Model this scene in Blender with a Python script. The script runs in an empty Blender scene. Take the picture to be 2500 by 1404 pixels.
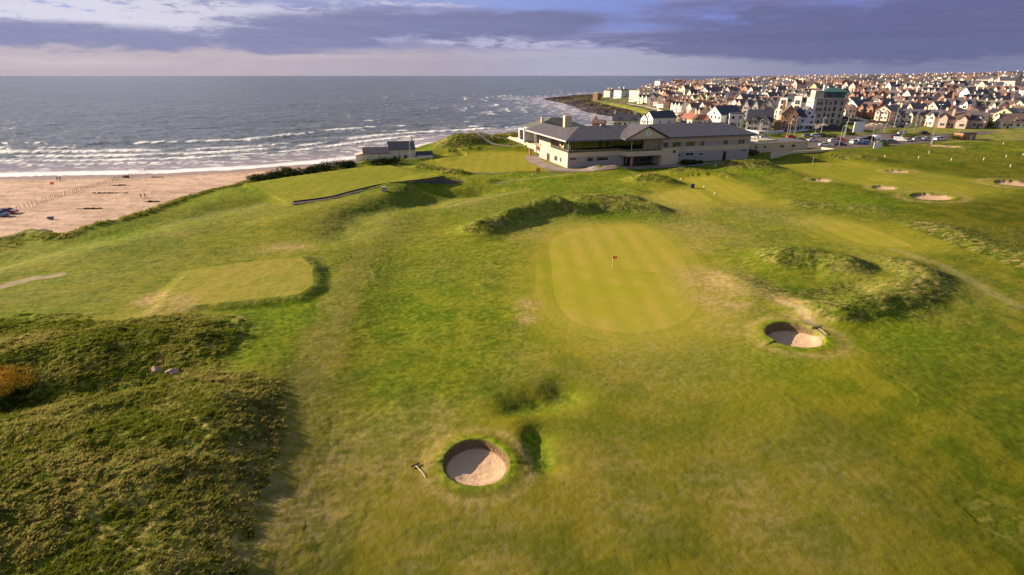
Q = 1
import bpy, math, random
import numpy as np
from mathutils import Vector, Matrix

random.seed(7)
RNG = np.random.default_rng(7)
SC = bpy.context.scene
COL = SC.collection
F = 1300.0; CH = 28.0; TILT = math.atan(518 / 1300)
SEA = -11.0

# ------------------------------------------------------------------ camera
cam_d = bpy.data.cameras.new('camera'); cam = bpy.data.objects.new('camera', cam_d); COL.objects.link(cam)
cam_d.sensor_width = 36; cam_d.lens = F / 2500 * 36; cam_d.clip_start = 0.5; cam_d.clip_end = 90000
cam.location = (0, 0, CH); cam.rotation_euler = (math.pi / 2 - TILT, 0, 0)
SC.camera = cam

def U(px, py, z=0.0):
    """ground point at height z seen at photo position px, py"""
    px = np.asarray(px, float); py = np.asarray(py, float)
    dx = (px - 1250) / F; t = (702 - py) / F
    dy = math.cos(TILT) + t * math.sin(TILT); dz = -math.sin(TILT) + t * math.cos(TILT)
    s = (z - CH) / np.minimum(dz, -1e-4)
    return dx * s, dy * s

def UP(pts, z=0.0):
    out = []
    for p in pts:
        zz = p[2] if len(p) > 2 else z
        x, y = U(p[0], p[1], zz); out.append((float(x), float(y)))
    return out

# ------------------------------------------------------------------ noise
def _h(ix, iy, seed):
    n = (ix.astype(np.int64) * 374761393 + iy.astype(np.int64) * 668265263 + seed * 1442695041) & 0xffffffff
    n = ((n ^ (n >> 13)) * 1274126177) & 0xffffffff
    n = (n ^ (n >> 16)) & 0xffffffff
    n = (n * 2246822519) & 0xffffffff
    n = n ^ (n >> 15)
    return (n & 0xffffff).astype(np.float64) / float(0xffffff)

def vn(x, y, seed=0):
    ix = np.floor(x); iy = np.floor(y); fx = x - ix; fy = y - iy
    ix = ix.astype(np.int64); iy = iy.astype(np.int64)
    u = fx * fx * fx * (fx * (fx * 6 - 15) + 10); v = fy * fy * fy * (fy * (fy * 6 - 15) + 10)
    a = _h(ix, iy, seed); b = _h(ix + 1, iy, seed); c = _h(ix, iy + 1, seed); d = _h(ix + 1, iy + 1, seed)
    return (a + (b - a) * u) * (1 - v) + (c + (d - c) * u) * v

def fbm(x, y, seed=0, oc=4, gain=0.5):
    s = 0; a = 1; t = 0
    for k in range(oc):
        ca, sa = math.cos(0.6 * k), math.sin(0.6 * k)
        s = s + a * vn((x * ca - y * sa) * 2 ** k + 13.7 * k, (x * sa + y * ca) * 2 ** k - 7.1 * k, seed + k * 17)
        t += a; a *= gain
    return s / t

def sst(a, b, x):
    t = np.clip((x - a) / (b - a), 0, 1); return t * t * (3 - 2 * t)

def sdist(poly, X, Y):
    """signed distance to a polygon, positive inside"""
    P = np.array(poly); n = len(P)
    d = np.full(X.shape, 1e18); ins = np.zeros(X.shape, bool)
    for i in range(n):
        x1, y1 = P[i]; x2, y2 = P[(i + 1) % n]
        ex, ey = x2 - x1, y2 - y1; L = ex * ex + ey * ey + 1e-12
        t = np.clip(((X - x1) * ex + (Y - y1) * ey) / L, 0, 1)
        d = np.minimum(d, (X - x1 - t * ex) ** 2 + (Y - y1 - t * ey) ** 2)
        c = ((y1 > Y) != (y2 > Y))
        if abs(ey) > 1e-9:
            ins ^= c & (X < (ex) * (Y - y1) / ey + x1)
    return np.where(ins, 1, -1) * np.sqrt(d)

def ldist(line, X, Y):
    P = np.array(line); d = np.full(X.shape, 1e18); T = np.zeros(X.shape)
    for i in range(len(P) - 1):
        x1, y1 = P[i]; x2, y2 = P[i + 1]
        ex, ey = x2 - x1, y2 - y1; L = ex * ex + ey * ey + 1e-12
        t = np.clip(((X - x1) * ex + (Y - y1) * ey) / L, 0, 1)
        q = (X - x1 - t * ex) ** 2 + (Y - y1 - t * ey) ** 2
        T = np.where(q < d, i + t, T); d = np.minimum(d, q)
    return np.sqrt(d), T

def local(poly, X, Y, m):
    P = np.array(poly)
    return (X > P[:, 0].min() - m) & (X < P[:, 0].max() + m) & (Y > P[:, 1].min() - m) & (Y < P[:, 1].max() + m)

def curve(pts, n=6, closed=False):
    """Catmull-Rom smoothing of a 2-D point list"""
    out = []; N = len(pts)
    rng = range(N if closed else N - 1)
    for i in rng:
        if closed: p = [pts[(i + k - 1) % N] for k in range(4)]
        else: p = [pts[min(max(i + k - 1, 0), N - 1)] for k in range(4)]
        for j in range(n):
            t = j / n
            out.append(tuple(0.5 * ((2 * p[1][c]) + (-p[0][c] + p[2][c]) * t + (2 * p[0][c] - 5 * p[1][c] + 4 * p[2][c] - p[3][c]) * t * t + (-p[0][c] + 3 * p[1][c] - 3 * p[2][c] + p[3][c]) * t ** 3) for c in range(2)))
    if not closed: out.append(tuple(pts[-1]))
    return out

# ------------------------------------------------------------------ lie of the land
# the grassy land above the shore
C_EDGE = UP([(0, 600, -1), (85, 571, -1), (132, 584, -1), (160, 583), (350, 533), (430, 503), (500, 479), (605, 441), (700, 427), (780, 416), (868, 405),
             (884, 400), (878, 388), (895, 372), (960, 366), (1020, 357), (1062, 349), (1105, 343), (1160, 336), (1230, 327), (1300, 321), (1400, 313), (1490, 305),
             (1570, 300), (1640, 296), (1690, 291), (1700, 289, -4), (1650, 287, -6), (1600, 278, -6), (1565, 268, -6), (1520, 258, -6), (1478, 249, -6), (1452, 243, -6), (1462, 236, -5), (1490, 229, -5), (1530, 220, -3), (1562, 213, 0), (1587, 206, 2)])
C_EDGE = [(-420, 40)] + [(-260, 66)] + C_EDGE + [(360, 1700), (2600, 1700), (2600, -60), (-420, -60)]
SHORE = UP([(-300, 437), (0, 432), (200, 428), (400, 424), (600, 413), (780, 399), (900, 384), (1000, 366), (1060, 354), (1130, 343), (1230, 334), (1300, 327),
            (1400, 320), (1470, 313), (1590, 308), (1560, 297), (1500, 283), (1450, 274), (1425, 264), (1395, 254), (1336, 242), (1395, 236), (1470, 231), (1500, 224), (1545, 217), (1575, 208), (1600, 201)], SEA)
SHORE = [(-900, 150)] + SHORE + [(420, 2200), (3000, 2200), (3000, -300), (-900, -300)]

_azk = np.array([math.atan((p - 1250) / F) for p in (1250, 1450, 1520, 1600, 1700, 1820, 2000, 2200, 2400, 2500, 2700)])
_ztk = np.array([0, 0.5, 2.5, 7.0, 12, 16.5, 19.5, 21, 23, 24.5, 25.5])

def hill(X, Y):
    r = np.hypot(X, Y); az = np.arctan2(X, np.maximum(Y, 1))
    zt = np.interp(az, _azk, _ztk)
    t = np.clip((r - 365) / (960 - 365), 0, 1)
    return zt * (0.55 * t + 0.45 * t * t * (3 - 2 * t)) * sst(350, 420, r)

# ridges and hollows: photo polyline (px, py[, z]), half width m, height m, roughness
RIDGES = [
    ([(1175, 568), (1225, 548), (1290, 528), (1340, 517)], 3.6, 2.3, 1.0),
    ([(1340, 517), (1400, 521), (1480, 512), (1590, 513)], 3.6, 1.9, 1.0),
    ([(1420, 488), (1535, 488)], 3.4, 1.3, 0.8),
    ([(1535, 468), (1560, 470)], 2.6, 0.6, 0.6),
    ([(1572, 445), (1625, 448)], 4.4, 2.2, 0.9),
    ([(1665, 426), (1740, 432)], 5.0, 1.9, 0.8),
    ([(1795, 412), (1850, 412)], 6.0, 2.6, 0.9),
    ([(1870, 425), (1930, 428)], 4.0, 0.8, 0.3),
    ([(1930, 384), (2000, 379), (2095, 392)], 7.0, 1.8, 0.7),
    ([(1465, 414), (1500, 413)], 3.4, 1.4, 0.3),
    ([(1370, 432), (1480, 430)], 6.0, 0.6, 0.0),
    ([(1045, 492), (965, 512), (890, 540), (840, 585)], 4.6, -1.0, 0.5),
    ([(1000, 478), (900, 500), (800, 530), (700, 560)], 6, .6, 0.0),
    ([(1260, 425), (1300, 426)], 4.0, 0.8, 0.2),
    ([(1915, 640), (1985, 640), (2050, 655)], 4.4, 1.9, 1.0),
    ([(2030, 772), (2110, 758), (2190, 733), (2262, 700), (2240, 675), (2195, 655)], 3.3, 1.6, 1.0),
    ([(2010, 725), (2100, 712)], 3.0, -0.6, 0.7),
    ([(1800, 690), (1850, 715)], 3.6, 0.45, 0.9),
    ([(1035, 468), (1090, 467), (1160, 464)], 3.4, -1.3, 0.3),
    ([(1030, 448), (1100, 440), (1185, 444)], 3.4, 1.0, 0.1),
    ([(1200, 463), (1010, 492)], 4.5, -0.9, 0.4),
    ([(870, 470), (960, 474), (1010, 466)], 5.0, 0.9, 0.0),
    ([(640, 505), (400, 560), (150, 620), (0, 655)], 5.0, -0.8, 0.0),
    ([(560, 475), (420, 515), (250, 570)], 5.0, 0.7, 0.0),
    ([(1130, 352), (1200, 343), (1290, 338)], 9.0, 2.6, 0.9),
    ([(1060, 372), (1110, 355), (1180, 350)], 8.0, 2.0, 0.9),
    ([(1080, 392), (1110, 374), (1170, 366), (1290, 364)], 3.2, 1.5, 0.2),
    ([(1030, 410), (1075, 418)], 2.6, 1.2, 1.2),
    ([(1098, 423), (1122, 424)], 2.4, 1.2, 1.2),
    ([(905, 403), (985, 396), (1040, 388)], 3.0, 1.0, 1.0),
    ([(1270, 985), (1335, 975), (1375, 958)], 2.1, -0.9, 0.06),
    ([(1306, 1068), (1318, 1125)], 1.45, -0.72, 0.06),
    ([(1225, 985), (1265, 1010)], 2.2, 0.3, 0.0),
    ([(1264, 1050), (1272, 1120)], 1.5, 0.3, 0.0),
    ([(2280, 560), (2380, 600), (2500, 640), (2650, 700)], 5.0, 1.2, 1.0),
    ([(1950, 497), (2120, 508)], 4.0, 0.6, 0.8),
    ([(2150, 400), (2450, 405)], 9.0, 0.7, 0.2), ([(2200, 372), (2500, 378)], 9.0, 0.8, 0.0),
    ([(2200, 440), (2350, 455)], 7.0, 0.7, 0.1),
    ([(2360, 362), (2480, 364)], 6.0, -0.8, 0.1),
    # the two dunes lower left and the gully between them
    ([(-900, 1500, 2), (-300, 1330, 2.4), (60, 1160, 2.4), (330, 1060, 2.4), (440, 1015, 2.2)], 7.0, 1.05, 1.5),
    ([(545, 1000, 2), (525, 1150, 2), (455, 1330, 2)], 4.0, .45, 1.4),
    ([(-500, 960, 3), (0, 835, 3), (180, 815, 3), (380, 800, 2.5), (480, 812, 2)], 5.2, 1.2, 1.5),
    ([(-600, 1150, 1), (-100, 985, 1), (120, 960, 1), (340, 925, 1)], 2.8, -1.1, 1.3),
]
RIDGES = [(UP(p), w, h, r) for p, w, h, r in RIDGES]

# raised land on the seaward side of the hole
PLAT = UP([(-1500, 1500), (-400, 800), (0, 640), (350, 545), (560, 470), (700, 436), (870, 412), (940, 408), (1060, 432), (1010, 470), (960, 510), (900, 570), (860, 640), (850, 720),
           (800, 800), (730, 880), (660, 980), (620, 1100), (550, 1300), (450, 1600), (300, 2200)], 1.0)
TEE_BIG = UP([(598, 447), (700, 431), (868, 408), (952, 402), (1082, 432), (960, 455), (862, 471), (800, 488), (715, 497)], 1.8)
TEE_NEAR = UP([(402, 735), (418, 700), (470, 650), (590, 632), (735, 618), (762, 640), (765, 685), (728, 708), (600, 722), (440, 738)], 2.2)

GREENS = [
    ('putting_green', curve(UP([(1345, 592), (1400, 561), (1500, 553), (1590, 557), (1640, 590), (1680, 650), (1705, 715), (1690, 770), (1625, 803), (1540, 813), (1450, 801), (1385, 770), (1355, 715), (1348, 650)]), 4, True), 1.0),
    ('putting_green', curve(UP([(1058, 385), (1110, 373), (1200, 370), (1280, 372), (1306, 390), (1332, 408), (1300, 416), (1200, 420), (1110, 414), (1075, 403)]), 4, True), 0.6),
    ('putting_green', curve(UP([(1610, 480), (1640, 466), (1690, 463), (1725, 478), (1740, 490), (1700, 497), (1640, 494)]), 4, True), 0.95),
    ('putting_green', curve(UP([(1672, 440), (1735, 436), (1790, 446), (1868, 484), (1800, 489), (1745, 470), (1700, 455)]), 4, True), 0.9),
    ('putting_green', curve(UP([(1992, 541), (2060, 539), (2130, 560), (2222, 596), (2200, 603), (2130, 600), (2060, 580), (2010, 558)]), 4, True), 0.85),
    ('putting_green', curve(UP([(1905, 404), (2000, 399), (2120, 404), (2250, 422), (2400, 448), (2445, 468), (2330, 481), (2220, 468), (2100, 450), (1980, 427), (1920, 413)]), 4, True), 0.5),
]
APRON = UP([(1303, 745), (1302, 650), (1296, 615), (1330, 575), (1420, 551), (1560, 548), (1650, 566), (1720, 640), (1790, 735), (1850, 790), (3000, 800), (3000, 1900), (600, 1900), (900, 1250), (1050, 1080), (1180, 1000), (1238, 945), (1278, 850)])

BUNKERS = [  # px, py, radius m, stretch, turn, depth
    (1163, 1131, 2.36, 1.0, 0.0, 0.72), (1938, 828, 2.7, 1.12, 0.5, 1.0), (2006, 441, 2.1, 1.3, 0.2, .8), (2160, 459, 2.3, 1.4, 0.3, .8),
    (2275, 481, 3.6, 1.35, 0.3, 1.1), (2192, 419, 2.2, 1.5, 0.2, .8), (2488, 450, 4.0, 1.5, 0.2, 1.1), (2322, 357, 2.6, 1.8, 0.2, 0.8), (2285, 355, 2.0, 1.6, 0.2, 0.8)]
BUNKERS = [tuple(map(float, U(b[0], b[1]))) + b[2:] for b in BUNKERS]

FLATS = [  # made ground: kept level
    ('club', UP([(1290, 398), (1385, 418), (1500, 414), (1660, 406), (1830, 394), (2040, 382), (2060, 340), (1830, 320), (1500, 300), (1320, 350)]), 0.0),
    ('carpark', UP([(1790, 350), (1830, 322), (1950, 322), (2060, 312), (2160, 300), (2500, 300), (2700, 315), (2560, 320), (2400, 328), (2300, 348), (2180, 357), (2060, 364), (1900, 365)]), 0.0),
    ('cafe', UP([(870, 396), (1040, 384), (1080, 378), (1030, 362), (900, 372)]), -1.0)]

STRIP = UP([(560, 1600), (620, 1400), (690, 1180), (735, 1010), (790, 850), (850, 700), (900, 620)])
DUNE = UP([(-900, 2200, 2), (-600, 780, 1), (0, 772, 1.5), (250, 774, 1.5), (480, 784, 1.5), (545, 830, 1.3), (480, 900, 1.5), (630, 912, 1.5), (655, 960, 1.5), (635, 1070, 1.5), (590, 1190, 1.3), (545, 1320, 1), (500, 1500, 1), (420, 2200, 1)])
DRY = [(700, 618, 4, 1.0, 1), (660, 628, 5, 0.5, 1), (1700, 560, 9, 0.9, 0), (1740, 690, 5, 1.2, 0), (1760, 740, 4, 1.0, 0), (1690, 600, 4, .8, 0), (1780, 800, 5, 0.7, 0), (1380, 555, 8, 0.6, 0), (1650, 505, 10, 0.8, 0), (1850, 520, 8, 0.8, 0), (1950, 535, 7, .7, 0),
       (1330, 900, 5, 0.4, 0), (1560, 880, 8, 0.55, 0), (1700, 860, 6, 0.5, 0), (1850, 830, 4, 0.6, 0), (1835, 800, 3, 0.6, 0), (1290, 745, 1.5, 1.3, 0), (1287, 775, 1.2, 1.2, 0), (1000, 1090, 5, 0.9, 0), (850, 1120, 5, 0.9, 0), (1060, 1030, 2.5, 0.9, 0),
       (700, 1250, 6, 0.9, 0), (620, 1340, 5, 0.9, 0), (720, 1020, 5, 0.6, 0), (1500, 1180, 6, 0.5, 0), (1850, 1250, 7, 0.5, 0), (2000, 1150, 6, .4, 0), (1150, 1330, 6, 0.5, 0), (420, 590, 6, 0.6, 0), (560, 545, 10, 0.4, 0), (900, 560, 12, 0.5, 0), (1130, 495, 10, 0.6, 0), (430, 770, 3, 1.2, 0), (380, 750, 2, 1.2, 0),
       (1300, 570, 6, .7, 0), (1920, 740, 2, 1.2, 0), (1960, 790, 2, 1.1, 0), (2120, 700, 5, .5, 0), (2150, 640, 7, .5, 0), (2330, 700, 8, .4, 0), (250, 700, 10, 0.35, 0), (150, 640, 9, 0.4, 0)]
DRY = [tuple(map(float, U(p, q))) + (w, a, k) for p, q, w, a, k in DRY]
LUSH = [(600, 850, 7, 1.0), (720, 780, 6, 1.0), (850, 720, 8, 0.5), (650, 470, 12, 0.9), (500, 500, 10, 0.8), (300, 590, 9, 1.0), (200, 680, 8, .5), (1000, 640, 12, 0.6), (1050, 760, 9, 0.6), (1150, 880, 7, 0.5), (1000, 950, 7, 0.6), (1250, 760, 3, .7),
        (150, 900, 5, 0.9), (60, 800, 5, 1.0), (300, 890, 4, .9), (1290, 400, 6, 1.2), (1180, 545, 6, 0.8), (1350, 545, 8, 0.6), (2100, 490, 12, 0.6), (1300, 440, 14, 0.5), (1100, 520, 9, .4), (1260, 500, 10, .6), (1800, 850, 3, .3), (2150, 790, 5, 0.8), (1900, 880, 6, 0.5), (1230, 545, 6, 1.0), (1330, 525, 6, 1.0), (1450, 520, 6, 1.0), (1560, 520, 6, 1.0), (1950, 650, 5, .7), (2100, 720, 6, .6)]
LUSH = [tuple(map(float, U(p, q))) + (w, a) for p, q, w, a in LUSH]
TRACKS = [(UP([(0, 690, 2), (60, 672, 2), (140, 660, 2)]), 0.9, 1.0), (UP([(1900, 738), (1950, 765), (1980, 800), (2010, 830)]), 0.5, 0.5), (UP([(2180, 610), (2300, 650), (2420, 720), (2500, 760)]), 0.9, 0.22),
          (UP([(640, 505), (520, 530), (400, 562)]), 1.2, 0.2), (UP([(1090, 505), (1200, 480), (1290, 462)]), 1.0, .25), (UP([(1215, 450), (1250, 440), (1400, 432)]), 1.0, .25)]

def land(X, Y, fine=True):
    """height and surface masks of the ground"""
    r = np.hypot(X, Y)
    M = {}
    dc = sdist(C_EDGE, X, Y) if X.size else X
    ds = sdist(SHORE, X, Y)
    und = (fbm(X / 38, Y / 38, 3, 3) - 0.5) * 1.5
    near = 1 - sst(120, 330, r)
    z = und * (0.35 + 0.5 * near)
    rough = np.zeros(X.shape); green = np.zeros(X.shape); sand = np.zeros(X.shape); dry = np.zeros(X.shape); lush = np.zeros(X.shape); wall = np.zeros(X.shape)
    # flat pieces
    flat = np.zeros(X.shape); fz = np.zeros(X.shape)
    for _, pg, lv in FLATS:
        m = local(pg, X, Y, 14)
        if m.any():
            d = sst(-9, 0, sdist(pg, X[m], Y[m])); flat[m] = np.maximum(flat[m], d); fz[m] = np.where(d > 0, lv, fz[m])
    for g in GREENS:
        m = local(g[1], X, Y, 10)
        if m.any():
            d = sdist(g[1], X[m], Y[m]); flat[m] = np.maximum(flat[m], sst(-6, 1, d) * 0.8)
            green[m] = np.maximum(green[m], sst(-0.12, 0.12, d) * g[2] + (sst(-2.6, -2.3, d) * .22 + sst(-9, -2.0, d) * .38) * (1 - sst(-0.12, 0.12, d)) * g[2])
    m = local(APRON, X, Y, 3)
    apron = np.zeros(X.shape)
    if m.any(): apron[m] = sst(-0.15, 0.2, sdist(APRON, X[m], Y[m])) * (1 - sst(0, 13, X[m] - 14 - .36 * Y[m] + 6 * (fbm(X[m] / 8, Y[m] / 8, 9, 2) - .5)))
    m = local(STRIP, X, Y, 7)
    if m.any():
        d, t = ldist(STRIP, X[m], Y[m]); g = 1 - sst(1.2, 3.4, d + 1.6 * (fbm(X[m] / 3, Y[m] / 3, 14, 2) - .5)); apron[m] = np.maximum(apron[m], .8 * g); dry[m] = np.maximum(dry[m], .32 * g)
    z = z * (1 - flat) + fz * flat
    # seaward raised land
    m = local(PLAT, X, Y, 12)
    if m.any():
        d = sdist(PLAT, X[m], Y[m]); wd = 9.0
        z[m] += 1.3 * sst(-wd, wd * 0.6, d + 1.6 * (fbm(X[m] / 9, Y[m] / 9, 5, 2) - .5)) * (1 - sst(0.2, 1, flat[m]))
    for pg, hh, ed in ((TEE_BIG, 0.35, 1.4), (TEE_NEAR, 0.28, 2.5)):
        m = local(pg, X, Y, 8)
        if m.any():
            d = sdist(pg, X[m], Y[m]); k = sst(-ed, 0.1, d)
            z[m] = z[m] * (1 - k) + (1.3 + hh) * k if pg is TEE_BIG else z[m] + k * (1.3 + hh - z[m])
            green[m] = np.maximum(green[m], sst(-0.1, 0.15, d) * (0.42 if pg is TEE_BIG else 0.52))
            if pg is TEE_NEAR: dry[m] = np.maximum(dry[m], sst(-1.6, -.4, d) * (1 - sst(-.4, 0, d)) * .2); dry[m] = np.maximum(dry[m], .25 * sst(0, .3, d))
    for ln, w, h, rg in RIDGES:
        m = local(ln, X, Y, w * 2.6)
        if m.any():
            d, t = ldist(ln, X[m], Y[m])
            nz = 0.8 + 0.45 * fbm(X[m] / (w * 1.1), Y[m] / (w * 1.1), 11, 2)
            g = np.exp(-(d / w) ** 2) * nz
            if h > 0: g = np.where(g > 0, g ** 0.9, g)
            z[m] += h * g * (1 - 0.7 * sst(0.1, 0.5, green[m]) if w < 6 else 1)
            rough[m] = np.maximum(rough[m], rg * sst(0.22, 0.5, g + 0.12 * (fbm(X[m] * .9, Y[m] * .9, 8, 2) - .5)))
            if h < 0: lush[m] = np.maximum(lush[m], 1.0 * sst(0.35, 0.9, g) * (1.0 if abs(h) < 1.05 and w < 2 else 0.5))
    m = local(DUNE, X, Y, 6)
    if m.any(): rough[m] = np.maximum(rough[m], 1.25 * sst(-.5, 1.6, sdist(DUNE, X[m], Y[m]) + 1.6 * (fbm(X[m] / 2.4, Y[m] / 2.4, 12, 3) - .5)))
    # broad patches of rough turf
    rr = fbm(X / 16, Y / 16, 21, 4)
    m = (apron < 0.5)
    rough = np.maximum(rough, np.where(m, 0.42 * sst(0.46, 0.62, rr) * (1 - sst(120, 260, r)), 0) * (1 - sst(.1, .3, green)))
    LR = sst(-4, 3, X - 0.0) * 0
    hsel = hill(X, Y)
    town = sst(343, 356, r + 0 * X) * sst(60, 90, X)
    headl = sst(280, 300, r) * sst(20, 40, X) * (1 - town)
    z = z + hsel - 6.0 * sst(360, 395, Y) * sst(60, 90, X) * (1 - sst(0, 70, dc))
    # bank down to the shore
    rocky = sst(300, 330, Y) * sst(0, 40, X)
    zb = SEA + 1.9 * sst(-2, 55, ds) - 2.2 * sst(0, 30, -ds)
    zb = zb + rocky * (sst(-9, 6, ds) * (0.7 + 0.5 * fbm(X / 9, Y / 9, 31, 3)) * 1.5)
    wb = np.where(rocky > .5, 9.0, 5.0)
    kb = sst(-1, 1, -(dc + 0.45 * wb) / wb * 1.4 + 0.5 * 0)
    kb = sst(-wb, 0.6, dc + 0.8 * (fbm(X / 3, Y / 3, 41, 2) - .5) * (1 - flat))
    onland = kb
    z = z * kb + zb * (1 - kb)
    edge = np.exp(-((dc - 1.6) / 1.9) ** 2) * (1 - rocky) * (Y < 215)
    z = z + 0.55 * edge
    rough = np.maximum(rough, 1.1 * sst(0.3, 0.7, edge)); 
    rough = np.maximum(rough, 0.9 * sst(-wb, -1, dc) * (1 - sst(-1, 1.5, dc)))
    # bunkers
    bid = np.zeros(X.shape, int)
    for k, (bx, by, R, st, tn, dp) in enumerate(BUNKERS):
        m = (np.abs(X - bx) < R * 4) & (np.abs(Y - by) < R * 4)
        if not m.any(): continue
        dx = X[m] - bx; dy = Y[m] - by
        a = dx * math.cos(tn) + dy * math.sin(tn); b = -dx * math.sin(tn) + dy * math.cos(tn)
        th = np.arctan2(b, a)
        q = np.hypot(a / st, b) / R * (1 + 0.03 * np.sin(2 * th + k) + 0.025 * np.sin(3 * th + 2 * k))
        lip = np.exp(-((q - 1.18) / 0.42) ** 2) * (0.32 if k < 2 else .12)
        base = float(np.median(z[m]))
        zz = z[m] * sst(1.2, 2.6, q) + base * (1 - sst(1.2, 2.6, q)) + lip * np.where(b > 0, 1.0, 0.5)
        tilt = 0.25 + 0.75 * sst(-1.0, 0.9, b / R + a / R * 0.15)
        dp = dp * (1 if k < 2 else .6); zfl = base - dp * (0.45 + 0.55 * tilt) + 0.30 * q ** 2 + 0
        zfl = zfl + (base - .12 - zfl) * sst(.62, 1.02, q) * (1 - sst(-.55, .0, b / R))
        wl = sst(1.0, 1.0 + 0.10, q)
        zz = zfl * (1 - wl) + zz * wl
        z[m] = np.where(q < 1.12, zz, zz)
        sand[m] = np.maximum(sand[m], 1 - sst(0.955, 1.0, q))
        wall[m] = np.maximum(wall[m], sst(0.93, 0.985, q) * (1 - sst(1.07, 1.11, q)) * sst(-.45, .05, b / R))
        lush[m] = np.maximum(lush[m], 0.85 * sst(0.97, 1.08, q) * (1 - sst(1.22, 1.45, q)))
        dry[m] = np.maximum(dry[m], 0.55 * np.exp(-((q - 1.75) / 0.28) ** 2))
        rough[m] *= sst(1.5, 2.2, q)
        bid[m] = np.where(q < 1.0, k + 1, bid[m])
    for x0, y0, w, a, k in DRY:
        m = (np.abs(X - x0) < w * 2.5) & (np.abs(Y - y0) < w * 2.5)
        if m.any():
            g = a * (.5 if a < 1 else 1) * np.exp(-((X[m] - x0) ** 2 + ((Y[m] - y0) * (0.8 if not k else 1.6)) ** 2) / (w * w)) * (0.45 + 1.1 * fbm(X[m] / 2.2, Y[m] / 2.2, 51, 3))
            dry[m] = np.maximum(dry[m], g); rough[m] *= 1 - 0.6 * np.clip(g, 0, 1)
    for x0, y0, w, a in LUSH:
        m = (np.abs(X - x0) < w * 2.5) & (np.abs(Y - y0) < w * 2.5)
        if m.any():
            lush[m] = np.maximum(lush[m], 0.8 * a * np.exp(-((X[m] - x0) ** 2 + (Y[m] - y0) ** 2) / (w * w)) * (0.4 + 1.1 * fbm(X[m] / 3, Y[m] / 3, 52, 3)))
    track = np.zeros(X.shape)
    for ln, w, a in TRACKS:
        m = local(ln, X, Y, 5)
        if m.any():
            d, _ = ldist(ln, X[m], Y[m])
            track[m] = np.maximum(track[m], a * (1 - sst(w * .6, w * 1.3, d + 0.7 * (fbm(X[m], Y[m], 61, 2) - .5))))
    rough = rough * (1 - sst(0.05, .3, green)) * (1 - track) * (1 - sst(0.3, .9, flat)) 
    beach = 1 - sst(-wb * 0.95, -wb * 0.55, dc)
    if fine:
        amp = rough
        # wind-combed tussocks: small lumps stretched across the wind
        n1 = fbm(X / 0.72 + 0.5 * vn(X / 2, Y / 2, 71), Y / 0.36, 72, 3, 0.6)
        n2 = fbm(X / 3.4, Y / 1.7, 73, 3)
        lump = 1 - np.abs(2 * n1 - 1)
        z = z + amp * ((n1 - 0.5) * 0.26 + (n2 - 0.5) * 0.42 + (lump - .6) * 0.04) * kb * (1 - beach)
        md = local(DUNE, X, Y, 3)
        if md.any(): z[md] += 1.1 * (fbm(X[md] / 5.5 + .3 * Y[md] / 5, Y[md] / 3.2, 79, 3) - .5) * sst(-.5, 3, sdist(DUNE, X[md], Y[md]))
        # short turf
        turf = (1 - green) * (1 - sand) * (1 - flat) * (1 - beach)
        z = z + turf * (1 - np.clip(rough, 0, 1)) * (fbm(X / 1.5, Y / 0.9, 74, 3) - 0.5) * 0.15 * (1 - 0.65 * apron)
        z = z + sand * (fbm(X / 0.5, Y / 0.5, 75, 3) - 0.5) * 0.06
        z = z + beach * (1 - rocky) * (fbm(X / 2.5, Y / 1.6, 76, 4) - 0.5) * 0.28 * sst(2, 12, ds)
        rk = (1 - np.abs(2 * fbm(X / 5.5, Y / 5.5, 77, 4, 0.6) - 1))
        z = z + beach * rocky * (rk - 0.62) * 4.2 * sst(-22, 2, ds)
    M.update(rough=rough, green=green, sand=sand, dry=dry, lush=lush, wall=wall, beach=beach, rocky=rocky, town=town * kb, track=track, apron=apron, bid=bid, dc=dc, ds=ds, flat=flat, headl=headl)
    return z, M

def Hs(X, Y):
    X = np.atleast_1d(np.asarray(X, float)); Y = np.atleast_1d(np.asarray(Y, float))
    return land(X, Y, False)[0]

def G(px, py, z0=0.0):
    """where the line of sight at photo px, py meets the ground (arrays)"""
    px = np.atleast_1d(np.asarray(px, float)); py = np.atleast_1d(np.asarray(py, float))
    z = np.full(px.shape, float(z0))
    for _ in range(28):
        x, y = U(px, py, z)
        r = np.hypot(x, y); k = np.minimum(1, 1600 / r); x = x * k; y = y * k
        z = 0.45 * z + 0.55 * np.minimum(Hs(x, y), CH - 1)
    x, y = U(px, py, z); r = np.hypot(x, y); k = np.minimum(1, 1600 / r)
    return x * k, y * k, Hs(x * k, y * k)
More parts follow.
